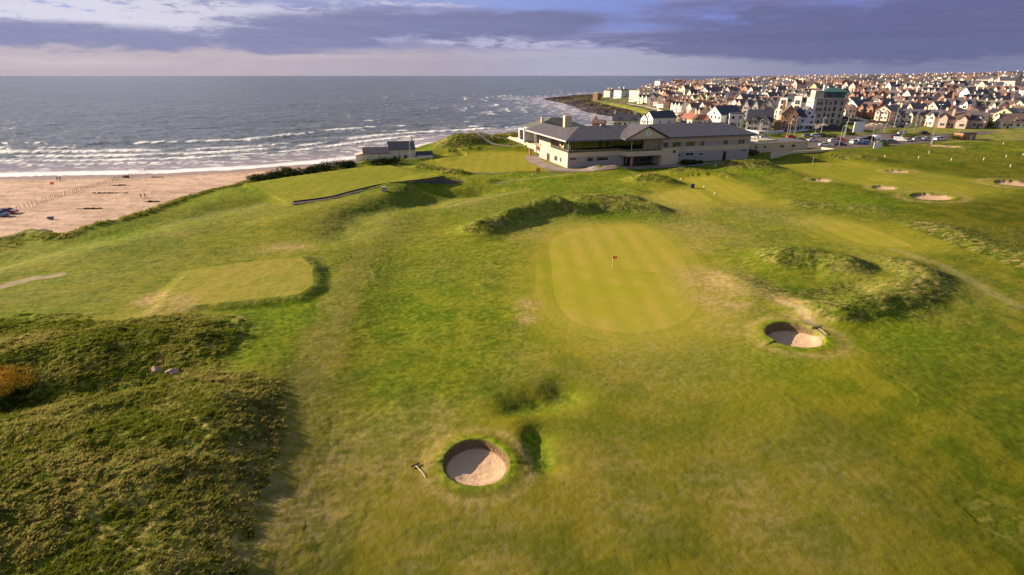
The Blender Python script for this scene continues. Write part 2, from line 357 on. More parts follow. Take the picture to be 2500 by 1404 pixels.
# ------------------------------------------------------------------ node helpers
class NT:
    def __init__(s, tree):
        s.t = tree; s.n = tree.nodes; s.l = tree.links
    def node(s, typ, **kw):
        n = s.n.new(typ)
        for k, v in kw.items(): setattr(n, k, v)
        return n
    def put(s, sock, v):
        if v is None: return
        if hasattr(v, 'is_output'): s.l.new(v, sock)
        elif isinstance(v, (tuple, list)):
            n = len(sock.default_value); v = tuple(v)
            sock.default_value = (v + (1,))[:n] if len(v) < n else v[:n]
        else: sock.default_value = v
    def m(s, op, a, b=None, c=None, clamp=False):
        n = s.node('ShaderNodeMath', operation=op, use_clamp=clamp)
        s.put(n.inputs[0], a); s.put(n.inputs[1], b)
        if c is not None: s.put(n.inputs[2], c)
        return n.outputs[0]
    def mix(s, f, a, b, bt='MIX'):
        n = s.node('ShaderNodeMix', data_type='RGBA', blend_type=bt, clamp_factor=True)
        s.put(n.inputs[0], f); s.put(n.inputs[6], a); s.put(n.inputs[7], b)
        return n.outputs[2]
    def noise(s, scale, detail=3, rough=.55, vec=None, dist=0.0):
        n = s.node('ShaderNodeTexNoise')
        n.inputs['Scale'].default_value = scale; n.inputs['Detail'].default_value = detail
        n.inputs['Roughness'].default_value = rough; n.inputs['Distortion'].default_value = dist
        if vec is not None: s.l.new(vec, n.inputs['Vector'])
        return n.outputs[0]
    def mr(s, v, a, b, c=0.0, d=1.0, smooth=True):
        n = s.node('ShaderNodeMapRange', interpolation_type='SMOOTHSTEP' if smooth else 'LINEAR')
        s.put(n.inputs[0], v)
        for i, q in enumerate((a, b, c, d)): s.put(n.inputs[1 + i], q)
        return n.outputs[0]
    def vscale(s, vec, k):
        n = s.node('ShaderNodeMapping'); s.l.new(vec, n.inputs[0]); n.inputs['Scale'].default_value = k
        return n.outputs[0]
    def attr(s, name):
        n = s.node('ShaderNodeAttribute', attribute_name=name)
        sp = s.node('ShaderNodeSeparateColor'); s.l.new(n.outputs['Color'], sp.inputs[0])
        return sp.outputs[0], sp.outputs[1], sp.outputs[2], n.outputs['Alpha']
    def bump(s, h, strength=.5, dist=.1, normal=None):
        n = s.node('ShaderNodeBump'); n.inputs['Strength'].default_value = strength; n.inputs['Distance'].default_value = dist
        s.l.new(h, n.inputs['Height'])
        if normal: s.l.new(normal, n.inputs['Normal'])
        return n.outputs[0]

def new_mat(name):
    m = bpy.data.materials.new(name); m.use_nodes = True
    b = m.node_tree.nodes['Principled BSDF']
    return m, NT(m.node_tree), b

MATS = {}
def plain(name, col, rough=.7, var=.12, scale=1.5, metal=0.0, bump=0.0, stretch=(1, 1, 1), spec=0.4, dirt=0.0):
    """paint, render, slate and the like: a colour with gentle weathering in world-size noise"""
    if name in MATS: return MATS[name]
    m, N, b = new_mat(name)
    tc = N.node('ShaderNodeTexCoord').outputs['Object']
    v = N.vscale(tc, stretch)
    n1 = N.noise(scale, 4, .6, v); n2 = N.noise(scale * 7, 2, .6, v)
    f = N.m('ADD', N.m('MULTIPLY', n1, .7), N.m('MULTIPLY', n2, .3))
    c1 = tuple(max(0, x * (1 - var)) for x in col); c2 = tuple(min(1, x * (1 + var)) for x in col)
    c = N.mix(N.mr(f, .3, .7), c1, c2)
    if dirt: c = N.mix(N.m('MULTIPLY', N.mr(N.noise(.6, 4, .7, N.vscale(tc, (1, 1, .35))), .5, .75), dirt), c, tuple(x * .45 for x in col))
    N.put(b.inputs['Base Color'], c); b.inputs['Roughness'].default_value = rough; b.inputs['Metallic'].default_value = metal
    b.inputs['Specular IOR Level'].default_value = spec
    if bump: N.put(b.inputs['Normal'], N.bump(f, .6, bump))
    MATS[name] = m
    return m

def slate(name, col, pitch=.45):
    """roof covering in courses"""
    if name in MATS: return MATS[name]
    m, N, b = new_mat(name)
    tc = N.node('ShaderNodeTexCoord').outputs['Object']
    w = N.node('ShaderNodeTexWave', wave_type='BANDS', bands_direction='Z', wave_profile='SAW'); N.l.new(tc, w.inputs[0])
    w.inputs['Scale'].default_value = 1 / pitch / 3.0; w.inputs['Distortion'].default_value = 0.3
    n1 = N.noise(.8, 4, .6, tc); n2 = N.noise(5, 2, .6, tc)
    c = N.mix(N.mr(n1, .3, .7), tuple(x * .78 for x in col), tuple(x * 1.2 for x in col))
    c = N.mix(N.m('MULTIPLY', N.mr(n2, .45, .7), .35), c, tuple(min(1, x * 1.5 + .01) for x in col))
    N.put(b.inputs['Base Color'], c); b.inputs['Roughness'].default_value = .55
    N.put(b.inputs['Normal'], N.bump(w.outputs[1], .25, .03))
    MATS[name] = m
    return m

def glass(name='window_glass', col=(.02, .025, .03)):
    if name in MATS: return MATS[name]
    m, N, b = new_mat(name)
    N.put(b.inputs['Base Color'], col); b.inputs['Roughness'].default_value = .06; b.inputs['IOR'].default_value = 1.5
    b.inputs['Specular IOR Level'].default_value = .8
    MATS[name] = m
    return m

# ------------------------------------------------------------------ ground
def ground_material():
    m, N, b = new_mat('turf_and_sand')
    pos = N.node('ShaderNodeNewGeometry').outputs['Position']
    rough, green, sand, wall = N.attr('ma'); dry, lush, beach, rocky = N.attr('mb'); town, track, apron, vignette_rough = N.attr('mc')
    wet, lawn, _c, _d = N.attr('md')
    big, mid, fin, strk = N.attr('me'); t1, bn, sw_, tn = N.attr('mg'); tiny = N.noise(7, 2, .6, pos)
    # semi rough
    k = N.mr(N.m('ADD', N.m('MULTIPLY', big, .55), N.m('MULTIPLY', mid, .45)), .38, .60)
    c = N.mix(k, (.098, .138, .007), (.180, .178, .014))
    c = N.mix(N.m('MULTIPLY', N.mr(strk, .46, .62), .6), c, (.075, .108, .005))
    c = N.mix(N.m('MULTIPLY', N.mr(fin, .52, .72), .30), c, (.27, .225, .045))
    # mown fairway
    fw = N.mix(N.mr(mid, .35, .65), (.158, .168, .007), (.235, .203, .013))
    fw = N.mix(N.m('MULTIPLY', N.mr(big, .45, .62), .55), fw, (.135, .155, .008))
    fw = N.mix(N.m('MULTIPLY', N.mr(fin, .50, .75), .12), fw, (.30, .22, .05))
    c = N.mix(N.m('MULTIPLY', apron, .92), c, fw)
    # lens vignette painted as darker turf, plus dark rough on the inland side
    c = N.mix(N.m('MULTIPLY', vignette_rough, .85), c, N.mix(N.mr(mid, .35, .62), (.046, .057, .002), (.092, .082, .004)))
    # lush
    c = N.mix(N.m('MULTIPLY', lush, N.mr(mid, .2, .6, .55, 1.0), clamp=True), c, N.mix(N.mr(fin, .35, .65), (.075, .135, .003), (.170, .215, .006)))
    # putting surfaces
    wv = N.node('ShaderNodeTexWave', wave_type='BANDS', bands_direction='X', wave_profile='SIN'); N.l.new(N.vscale(pos, (1, .05, 1)), wv.inputs[0])
    wv.inputs['Scale'].default_value = .085; wv.inputs['Distortion'].default_value = .6
    g1 = N.mix(N.mr(N.m('ADD', N.m('MULTIPLY', mid, .75), N.m('MULTIPLY', fin, .25)), .36, .62), (.290, .262, .022), (.345, .270, .040))
    g1 = N.mix(N.m('MULTIPLY', wv.outputs[1], .62), g1, (.255, .235, .018))
    c = N.mix(green, c, g1)
    # tussocks
    tc_ = N.mix(N.mr(t1, .38, .66), (.065, .082, .007), (.260, .205, .062))
    tc_ = N.mix(N.m('MULTIPLY', N.mr(mid, .42, .60), .55), tc_, (.110, .145, .010))
    c = N.mix(N.mr(rough, .15, .9, 0, .92), c, tc_)
    c = N.mix(N.m('MULTIPLY', N.m('MULTIPLY', lush, rough), .6, clamp=True), c, (.110, .155, .010))
    dryc = N.mix(N.mr(fin, .35, .65), (.270, .205, .055), (.380, .265, .115))
    c = N.mix(N.m('MULTIPLY', dry, N.mr(strk, .30, .55, .55, 1.0), clamp=True), c, dryc)
    c = N.mix(N.m('MULTIPLY', track, .85), c, (.40, .30, .19))
    # town gardens, yards and walls of the hillside
    tcol = N.mix(N.mr(tn, .42, .54), (.045, .065, .020), (.17, .135, .095))
    tcol = N.mix(N.mr(big, .50, .58), tcol, (.10, .12, .028))
    c = N.mix(town, c, tcol)
    c = N.mix(lawn, c, N.mix(N.mr(mid, .4, .6), (.13, .15, .025), (.22, .19, .05)))
    # shore
    bc = N.mix(N.mr(bn, .35, .65), (.42, .285, .205), (.53, .37, .275))
    bc = N.mix(N.m('MULTIPLY', N.mr(sw_, .60, .70), .55), bc, (.24, .15, .10))
    bc = N.mix(N.m('MULTIPLY', wet, .8), bc, (.27, .195, .165))
    rc = N.mix(N.mr(mid, .40, .62), (.016, .012, .011), (.080, .056, .045))
    rc = N.mix(N.m('MULTIPLY', N.mr(big, .54, .62), .6), rc, (.13, .11, .05))
    c = N.mix(beach, c, N.mix(rocky, bc, rc))
    # bunkers
    sc_ = N.mix(N.mr(tiny, .35, .65), (.45, .295, .18), (.54, .36, .235))
    wc = N.mix(N.mr(tiny, .42, .6), (.115, .075, .038), (.20, .135, .072))
    c = N.mix(wall, c, wc); c = N.mix(sand, c, sc_)
    N.put(b.inputs['Base Color'], c)
    N.put(b.inputs['Roughness'], N.m('SUBTRACT', .95, N.m('MULTIPLY', N.m('MULTIPLY', wet, beach), .55)))
    b.inputs['Specular IOR Level'].default_value = .04
    h = N.m('ADD', N.m('MULTIPLY', fin, .6), N.m('MULTIPLY', tiny, .35))
    hm = N.m('MULTIPLY', h, N.m('SUBTRACT', 1.0, N.m('MULTIPLY', green, .85)))
    N.put(b.inputs['Normal'], N.bump(hm, .6, .12))
    return m
GROUND = ground_material()

def np_mesh(name, V, Fc, attrs=None, mat=None, smooth=True):
    me = bpy.data.meshes.new(name)
    V = np.asarray(V, np.float32); Fc = np.asarray(Fc, np.int32); k = Fc.shape[1]
    me.vertices.add(len(V)); me.vertices.foreach_set('co', V.ravel())
    me.loops.add(Fc.size); me.loops.foreach_set('vertex_index', Fc.ravel())
    me.polygons.add(len(Fc)); me.polygons.foreach_set('loop_start', np.arange(0, Fc.size, k, dtype=np.int32))
    try: me.polygons.foreach_set('loop_total', np.full(len(Fc), k, np.int32))
    except Exception: pass
    me.polygons.foreach_set('use_smooth', np.full(len(Fc), smooth))
    for an, av in (attrs or {}).items():
        a = me.attributes.new(an, 'FLOAT_COLOR', 'POINT'); a.data.foreach_set('color', np.asarray(av, np.float32).ravel())
    me.update(calc_edges=True)
    if mat: me.materials.append(mat)
    return me

def tag(o, label=None, cat=None, group=None, kind=None):
    for k, v in (('label', label), ('category', cat), ('group', group), ('kind', kind)):
        if v: o[k] = v
    return o

def link(name, me, parent=None, loc=None, rz=None):
    o = bpy.data.objects.new(name, me); COL.objects.link(o)
    if parent is not None: o.parent = parent
    if loc is not None: o.location = loc
    if rz is not None: o.rotation_euler = (0, 0, rz)
    return o

NA = int(1400 * Q); A0, A1 = math.radians(-63), math.radians(63)
rs = [11.0]
while rs[-1] < 1560:
    r = rs[-1]; rs.append(r + min(max(.10, r * r / 30000), 2.6) / Q)
rs = np.array(rs); az = np.linspace(A0, A1, NA)
NR = len(rs)
RR, AZ = np.meshgrid(rs, az, indexing='ij')
GX = (RR * np.sin(AZ)).ravel(); GY = (RR * np.cos(AZ)).ravel()
GZ = np.zeros(GX.shape); MM = {k: np.zeros(GX.shape) for k in 'rough green sand dry lush wall beach rocky town track apron bid dc ds flat headl'.split()}
CH_N = 220000
for i in range(0, GX.size, CH_N):
    z_, m_ = land(GX[i:i + CH_N], GY[i:i + CH_N], True)
    GZ[i:i + CH_N] = z_
    for k in MM: MM[k][i:i + CH_N] = m_[k]
V = np.column_stack([GX, GY, GZ])
# vignette darkening painted into near and inland turf; inland side is also ranker rough
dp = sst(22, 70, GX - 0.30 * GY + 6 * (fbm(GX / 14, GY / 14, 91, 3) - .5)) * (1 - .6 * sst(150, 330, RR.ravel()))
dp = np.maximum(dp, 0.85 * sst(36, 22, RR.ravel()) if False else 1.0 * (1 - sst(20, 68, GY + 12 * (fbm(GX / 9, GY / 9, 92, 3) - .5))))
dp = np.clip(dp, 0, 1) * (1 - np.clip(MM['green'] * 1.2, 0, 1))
wet = (1 - sst(6, 17, MM['ds'] + 3 * (fbm(GX / 12, GY / 12, 93, 2) - .5)))
lawn = np.zeros(GX.shape)
for pg in ([(2048, 312), (2130, 308), (2170, 303), (2240, 306), (2290, 309), (2200, 311), (2100, 322), (2060, 322)], [(1905, 333), (1990, 324), (2085, 320), (2130, 326), (2060, 329), (1950, 336)], [(2150, 316), (2260, 312), (2420, 314), (2330, 327), (2240, 326), (2160, 326)], [(1470, 243, 0), (1530, 252), (1640, 281), (1655, 276), (1600, 262), (1530, 246), (1490, 240)], [(2395, 222, 17), (2500, 205, 22), (2600, 200, 24), (2600, 228, 17), (2480, 236, 14)], [(2290, 224, 17), (2420, 206, 22), (2420, 214, 20), (2300, 232, 15)], [(1905, 206, 21), (1990, 204, 21), (1960, 212, 20), (1900, 212, 20)], [(1350, 345), (1270, 330), (1200, 330), (1300, 372), (1300, 355)], [(2340, 315), (2700, 310), (2700, 330), (2300, 350)]):
    pg = UP(pg); mk = local(pg, GX, GY, 6)
    if mk.any(): lawn[mk] = np.maximum(lawn[mk], sst(-1.5, 1.5, sdist(pg, GX[mk], GY[mk])))
one = np.ones(GX.shape); cl = lambda a: np.clip(a, 0, 1)
def nz(fn):
    o = np.empty(GX.shape)
    for i in range(0, GX.size, CH_N): o[i:i + CH_N] = fn(GX[i:i + CH_N], GY[i:i + CH_N])
    return o
n_big = nz(lambda x, y: fbm(x / 22, y / 22, 101, 4)); n_mid = nz(lambda x, y: fbm(x / 2.9, y / 2.9, 102, 4)); n_fin = nz(lambda x, y: fbm(x / .45, y / .4, 103, 2))
n_str = nz(lambda x, y: fbm(x / 1.9, y / .62, 104, 4, .6)); n_t1 = nz(lambda x, y: fbm(x / .95, y / .5, 105, 3, .6)); n_bn = nz(lambda x, y: fbm(x / 6, y / 1.8, 106, 4))
n_sw = nz(lambda x, y: fbm(x / 7 + 2 * vn(x / 9, y / 9, 5), y / 1.5, 107, 4, .6)); n_tn = nz(lambda x, y: fbm(x / 8, y / 8, 108, 3))
AT = {'me': np.column_stack([n_big, n_mid, n_fin, n_str]), 'mg': np.column_stack([n_t1, n_bn, n_sw, n_tn]), 'ma': np.column_stack([cl(MM['rough']), cl(MM['green']), cl(MM['sand']), cl(MM['wall'])]),
      'mb': np.column_stack([cl(MM['dry']), cl(MM['lush']), cl(MM['beach']), cl(MM['rocky'])]),
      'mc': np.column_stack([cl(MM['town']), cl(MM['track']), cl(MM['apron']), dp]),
      'md': np.column_stack([cl(wet), lawn, one * 0, one])}
ii, jj = np.meshgrid(np.arange(NR - 1), np.arange(NA - 1), indexing='ij')
a = (ii * NA + jj).ravel()
FC = np.column_stack([a, a + NA, a + NA + 1, a + 1])
keep = MM['ds'][FC].max(axis=1) > -45
FC = FC[keep]
# every patch of ground is cut from the one sheet
c0 = FC[:, 0]
cat = np.zeros(len(FC), int)
cat[MM['beach'][c0] > .5] = 1
cat[(MM['beach'][c0] > .5) & (MM['rocky'][c0] > .5)] = 2
cat[(cat == 0) & (MM['town'][c0] > .5)] = 3
cat[MM['bid'][c0] > 0] = 100 + MM['bid'][c0][MM['bid'][c0] > 0].astype(int)
for k, g in enumerate(GREENS):
    mk = local(g[1], GX[c0], GY[c0], 1); idx = np.where(mk)[0]
    ins = sdist(g[1], GX[c0][idx], GY[c0][idx]) > 0
    cat[idx[ins]] = 10 + k
for k, pg in enumerate((TEE_BIG, TEE_NEAR)):
    mk = local(pg, GX[c0], GY[c0], 1); idx = np.where(mk)[0]
    ins = sdist(pg, GX[c0][idx], GY[c0][idx]) > 0
    cat[idx[ins]] = 30 + k
NAMES = {0: 'ground', 1: 'beach', 2: 'rocky_shore', 3: 'hillside', 30: 'raised_lawn', 31: 'raised_tee'}
for c in np.unique(cat):
    f = FC[cat == c]; uq, inv = np.unique(f, return_inverse=True)
    nm = NAMES.get(int(c), 'putting_green' if c < 100 else 'sand_bunker')
    me = np_mesh(nm, V[uq], inv.reshape(f.shape), {k: v[uq] for k, v in AT.items()}, GROUND)
    link(nm, me)['kind'] = 'structure'

# ------------------------------------------------------------------ sea
def sea_material():
    m, N, b = new_mat('sea_water')
    pos = N.node('ShaderNodeNewGeometry').outputs['Position']
    foam, shal, far_, _ = N.attr('mf')
    v = N.vscale(pos, (.55, 1.0, 1))
    n1 = N.noise(.22, 5, .62, v, .8); n2 = N.noise(.035, 4, .6, v, .5); n3 = N.noise(.009, 4, .6, v)
    c = N.mix(N.mr(n3, .35, .65), (.080, .088, .082), (.108, .116, .100))
    c = N.mix(N.m('MULTIPLY', shal, .85), c, (.30, .225, .205))
    c = N.mix(foam, c, (.80, .76, .76))
    N.put(b.inputs['Base Color'], c)
    N.put(b.inputs['Roughness'], N.mr(foam, 0, 1, .20, .85))
    b.inputs['IOR'].default_value = 1.33
    h = N.m('ADD', N.m('MULTIPLY', n1, 2.4), N.m('MULTIPLY', n2, 11.0))
    calm = N.m('SUBTRACT', 1.0, N.m('MULTIPLY', shal, .8))
    N.put(b.inputs['Normal'], N.bump(N.m('MULTIPLY', h, calm), .8, 1.0))
    return m

def build_sea():
    na = int(900 * Q); azs = np.linspace(math.radians(-66), math.radians(40), na)
    r = [150.0]
    while r[-1] < 60000:
        x = r[-1]; r.append(x + max(.75, x * x / 42000 if x < 1200 else x * x / 30000) / Q if x < 3000 else x * 1.12)
    r = np.array(r)
    R, A = np.meshgrid(r, azs, indexing='ij')
    X = (R * np.sin(A)).ravel(); Y = (R * np.cos(A)).ravel(); R = R.ravel()
    near = R < 1400
    ds = np.full(X.shape, 400.0); ds[near] = -sdist(SHORE, X[near], Y[near])
    rocky = sst(300, 340, Y) * sst(-20, 40, X)
    warp = 30 * (fbm(X / 130, Y / 130, 201, 2) - .5) + 4 * (fbm(X / 30, Y / 30, 202, 2) - .5)
    dd = ds + warp * sst(4, 40, ds)
    z = np.zeros(X.shape); foam = np.zeros(X.shape)
    lin = [(30, .3, .52, 1.6), (44, .45, .50, 2.2), (60, .7, .46, 3.0), (78, .95, .42, 4.2), (99, .9, .52, 3.6), (120, .9, .46, 4.4), (150, .8, .60, 3.0), (185, .7, .68, 3.0), (235, .6, .72, 3)]
    for k, (c, hgt, th, wd) in enumerate(lin):
        al = fbm(X / 95, Y / 60, 210 + k, 3)
        u = dd - c - 5 * (al - .5)
        env = sst(th - .04, th + .12, al * .75 + .25 * fbm(X / 14, Y / 8, 270 + k, 2))
        z += hgt * np.where(u > 0, np.exp(-(u / (wd * 1.5)) ** 2), np.exp(-(u / (wd * .6)) ** 2)) * (.35 + .65 * env) * (1 - rocky)
        tex = fbm(X / 1.6, Y / 1.6, 230 + k, 3)
        ft = np.exp(-((u + wd * .35) / (wd * (.3 + .6 * fbm(X / 22, Y / 9, 280 + k, 2)))) ** 2) * env
        trail = np.exp(-np.maximum(u, 0) / (wd * 2.4)) * (u > 0) * env * sst(.45, .62, fbm(X / 5, Y / 2.2, 240 + k, 3))
        foam = np.maximum(foam, sst(.25, .65, ft * (.6 + .8 * tex)) * (1 - rocky * .7)); foam = np.maximum(foam, .55 * trail * (1 - rocky))
    sw = sst(.5, 0, 0)
    e = ds + 3.2 * (fbm(X / 16, Y / 16, 250, 3) - .5)
    swash = sst(-2, 0.5, e) * (1 - sst(7, 14, e + 3 * (fbm(X / 9, Y / 5, 251, 2) - .5)))
    foam = np.maximum(foam, .92 * swash * (.78 + .4 * fbm(X / 3, Y / 1.5, 252, 3)) * (1 - .5 * rocky))
    lace = sst(.56, .68, fbm(X / 7, Y / 2.6, 253, 4)) * (1 - sst(20, 130, ds))
    foam = np.maximum(foam, .5 * lace)
    rf = rocky * (1 - sst(1, 16, ds + 10 * (fbm(X / 22, Y / 12, 254, 3) - .5)))
    foam = np.maximum(foam, .75 * rf * sst(.52, .66, fbm(X / 6, Y / 4, 255, 3)))
    cap = sst(.83, .86, fbm(X / 9, Y / 4, 256, 3, .6)) * sst(60, 200, ds) * (R < 1400)
    foam = np.maximum(foam, .4 * cap * (ds < 420))
    # open water chop
    k = sst(20, 120, ds) * (1 - sst(2500, 5000, R))
    w1 = (1 - np.abs(2 * fbm(X / 34, Y / 15, 260, 4, .6) - 1)); w2 = (1 - np.abs(2 * fbm(X / 11, Y / 5.5, 261, 3, .6) - 1))
    z += k * ((w1 - .6) * 1.5 + (w2 - .6) * .75)
    z += .10 * (fbm(X / 4, Y / 2.5, 262, 2) - .5) * (1 - k)
    shal = 1 - sst(12, 58, ds + 10 * (fbm(X / 30, Y / 12, 263, 3) - .5)); shal = shal * (1 - rocky * .6) + .35 * rocky * (1 - sst(10, 90, ds))
    at = np.column_stack([cl(foam), cl(shal), sst(2000, 9000, R), np.ones(X.shape)])
    i2, j2 = np.meshgrid(np.arange(len(r) - 1), np.arange(na - 1), indexing='ij'); a = (i2 * na + j2).ravel()
    f = np.column_stack([a, a + na, a + na + 1, a + 1]); f = f[ds[f].max(axis=1) > -14]
    uq, inv = np.unique(f, return_inverse=True)
    me = np_mesh('sea', np.column_stack([X, Y, SEA + z])[uq], inv.reshape(f.shape), {'mf': at[uq]}, sea_material())
    link('sea', me)['kind'] = 'structure'
build_sea()
# ------------------------------------------------------------------ light and sky
EXPO = 1.6
SUN_EL = math.radians(20); SUN_AZ = math.radians(-74.5)     # azimuth from +Y towards +X
S = Vector((math.sin(SUN_AZ) * math.cos(SUN_EL), math.cos(SUN_AZ) * math.cos(SUN_EL), math.sin(SUN_EL)))
sd = bpy.data.lights.new('sun', 'SUN'); sd.energy = 3.7; sd.angle = math.radians(.6); sd.color = (1.0, .82, .58)
so = bpy.data.objects.new('sun', sd); COL.objects.link(so); so.rotation_euler = S.to_track_quat('Z', 'Y').to_euler(); so.location = (-60, 20, 80)
SC.view_settings.view_transform = 'Standard'; SC.view_settings.look = 'None'; SC.view_settings.gamma = 1
SC.view_settings.exposure = EXPO; SC.view_settings.use_curve_mapping = False

def srgb(c): return tuple((x / 255 / 12.92 if x / 255 <= .04045 else ((x / 255 + .055) / 1.055) ** 2.4) / 2 ** EXPO for x in c)

def build_world():
    w = bpy.data.worlds.new('World'); SC.world = w; w.use_nodes = True
    N = NT(w.node_tree); N.n.clear()
    out = N.node('ShaderNodeOutputWorld')
    sky = N.node('ShaderNodeTexSky', sky_type='NISHITA'); sky.sun_disc = False; sky.sun_elevation = SUN_EL; sky.sun_rotation = SUN_AZ
    sky.dust_density = 1.0; sky.ozone_density = 1.5
    skyc = N.node('ShaderNodeVectorMath', operation='SCALE'); N.l.new(sky.outputs[0], skyc.inputs[0]); skyc.inputs['Scale'].default_value = .08
    d = N.node('ShaderNodeTexCoord').outputs['Generated']
    sp = N.node('ShaderNodeSeparateXYZ'); N.l.new(d, sp.inputs[0])
    az = N.m('ARCTAN2', sp.outputs[0], sp.outputs[1]); el = N.m('ARCSINE', sp.outputs[2])
    azd = N.m('MULTIPLY', az, 57.2958); eld = N.m('MULTIPLY', el, 57.2958)
    cb = N.node('ShaderNodeCombineXYZ'); N.put(cb.inputs[0], N.m('MULTIPLY', azd, .14)); N.put(cb.inputs[1], N.m('MULTIPLY', eld, .62)); cb.inputs[2].default_value = 3.3
    v = cb.outputs[0]
    n1 = N.noise(1.0, 6, .58, v, .35); n2 = N.noise(3.2, 5, .6, v, .3); n3 = N.noise(.55, 3, .5, v, .2)
    cb2 = N.node('ShaderNodeCombineXYZ'); N.put(cb2.inputs[0], N.m('MULTIPLY', azd, .05)); N.put(cb2.inputs[1], N.m('MULTIPLY', eld, .9)); cb2.inputs[2].default_value = 8.1
    n4 = N.noise(1.6, 6, .65, cb2.outputs[0], .6)
    wob = N.m('MULTIPLY', N.m('SUBTRACT', n1, .5), 1.0)
    def px2(px, py):
        dx = (px - 1250) / F; t = (702 - py) / F
        y = math.cos(TILT) + t * math.sin(TILT); z = -math.sin(TILT) + t * math.cos(TILT)
        return math.degrees(math.atan2(dx, y)), math.degrees(math.atan2(z, math.hypot(dx, y)))
    def blob(px, py, wx, wy, amp):
        a0, e0 = px2(px, py); wa = wx / F * 57.3 * math.cos(math.radians(a0)) ** 2 + .01; we = wy / F * 57.3
        u = N.m('DIVIDE', N.m('SUBTRACT', N.m('ADD', azd, N.m('MULTIPLY', wob, 7)), a0), wa)
        q = N.m('DIVIDE', N.m('SUBTRACT', N.m('ADD', eld, N.m('MULTIPLY', wob, 1.6)), e0), we)
        s2 = N.m('ADD', N.m('MULTIPLY', u, u), N.m('MULTIPLY', q, q))
        return N.m('MULTIPLY', N.m('EXPONENT', N.m('MULTIPLY', s2, -1.0)), amp)
    def total(L):
        s = None
        for b_ in L:
            q = blob(*b_); s = q if s is None else N.m('ADD', s, q)
        return s
    # clear-ish air: pale and pink over the sea at left, bluer to the right and above
    hz = N.mix(N.mr(azd, -40, 38), srgb((192, 180, 190)), srgb((146, 145, 172)))
    hz = N.mix(N.mr(azd, -10, 6), hz, N.mix(N.mr(azd, 6, 38), srgb((176, 174, 198)), srgb((130, 132, 164))))
    up = N.mix(N.mr(azd, -30, 30), srgb((165, 180, 226)), srgb((118, 136, 208)))
    air = N.mix(N.mr(eld, 1.6, 5.0), hz, up)
    # layered grey lavender cloud
    lay = N.mix(N.mr(azd, -42, 36), srgb((160, 157, 196)), srgb((112, 113, 156)))
    lay = N.mix(N.mr(n4, .40, .62), lay, N.mix(N.mr(azd, -42, 36), srgb((186, 178, 206)), srgb((130, 126, 176))))
    f1 = N.m('ADD', N.mr(eld, 1.9, 3.0), N.m('MULTIPLY', N.m('SUBTRACT', n1, .52), 2.4), clamp=True)
    holes = total([(150, 18, 170, 16, 1.5), (1380, 18, 190, 22, 1.1), (1560, 62, 200, 10, 1.3), (1200, 2, 260, 12, .8), (700, 4, 160, 10, .5)])
    f1 = N.m('SUBTRACT', f1, N.m('MULTIPLY', holes, .9), clamp=True)
    c = N.mix(N.m('MULTIPLY', f1, N.mr(eld, 1.2, 2.3)), air, lay)
    # bright sunlit cloud
    br = total([(330, 42, 330, 26, 1.3), (600, 22, 260, 14, .9), (420, 60, 140, 12, .6), (60, 22, 150, 14, .8), (1180, 104, 210, 9, 1.0), (1000, 12, 200, 8, .8), (1420, 112, 170, 8, .6), (450, 82, 90, 9, .6), (1712, 105, 14, 9, 1.0), (2000, 100, 14, 9, .5)])
    br = N.m('MULTIPLY', br, N.mr(n2, .30, .62, .25, 1.25))
    c = N.mix(N.m('MULTIPLY', N.mr(br, .25, 1.0), .92), c, N.mix(N.mr(azd, -42, 20), srgb((222, 219, 234)), srgb((176, 174, 208))))
    pk = N.m('MULTIPLY', total([(120, 150, 420, 9, .8), (700, 138, 330, 6, .5), (1100, 128, 300, 8, .35)]), N.mr(n4, .35, .6, .3, 1.1))
    c = N.mix(N.m('MULTIPLY', pk, .6), c, srgb((214, 200, 206)))
    # dark bellies
    dk = total([(120, 82, 230, 26, 1.0), (420, 100, 330, 22, .7), (700, 60, 120, 16, .5), (1020, 62, 330, 34, 1.25), (820, 84, 220, 18, .9), (1330, 42, 130, 14, .8), (1230, 70, 160, 22, .6), (700, 125, 260, 9, .45),
                (1900, 106, 380, 22, 1.0), (2250, 88, 380, 42, 1.2), (2050, 50, 420, 34, .7), (2420, 50, 220, 55, 1.0), (1740, 105, 200, 18, .6), (1650, 14, 140, 12, .4), (1850, 30, 200, 20, .5)])
    dk = N.m('MULTIPLY', dk, N.mr(n1, .28, .60, .45, 1.2))
    c = N.mix(N.m('MULTIPLY', N.mr(dk, .30, .95), .88), c, N.mix(N.mr(azd, -42, 38), srgb((140, 143, 180)), srgb((104, 107, 148))))
    tx = N.m('ADD', .90, N.m('MULTIPLY', N.m('ADD', N.m('MULTIPLY', n2, .6), N.m('MULTIPLY', n4, .4)), .20))
    vm = N.node('ShaderNodeVectorMath', operation='SCALE'); N.l.new(c, vm.inputs[0]); N.l.new(tx, vm.inputs['Scale']); c = vm.outputs[0]
    # overhead: broken cloud over blue
    hi = N.mix(N.mr(N.noise(2.2, 6, .6, d, .3), .42, .60), skyc.outputs[0], srgb((128, 126, 140)))
    c = N.mix(N.mr(eld, 8, 20), c, hi)
    bg = N.node('ShaderNodeBackground'); N.l.new(c, bg.inputs[0]); bg.inputs['Strength'].default_value = 1.0
    # the plain sky keeps its own background at daylight strength and mixes in
    N.l.new(bg.outputs[0], out.inputs[0])
build_world()

SC.render.engine = 'CYCLES'
SC.cycles.max_bounces = 4; SC.cycles.diffuse_bounces = 2; SC.cycles.glossy_bounces = 2; SC.cycles.transmission_bounces = 4; SC.cycles.transparent_max_bounces = 6
SC.cycles.caustics_reflective = False; SC.cycles.caustics_refractive = False
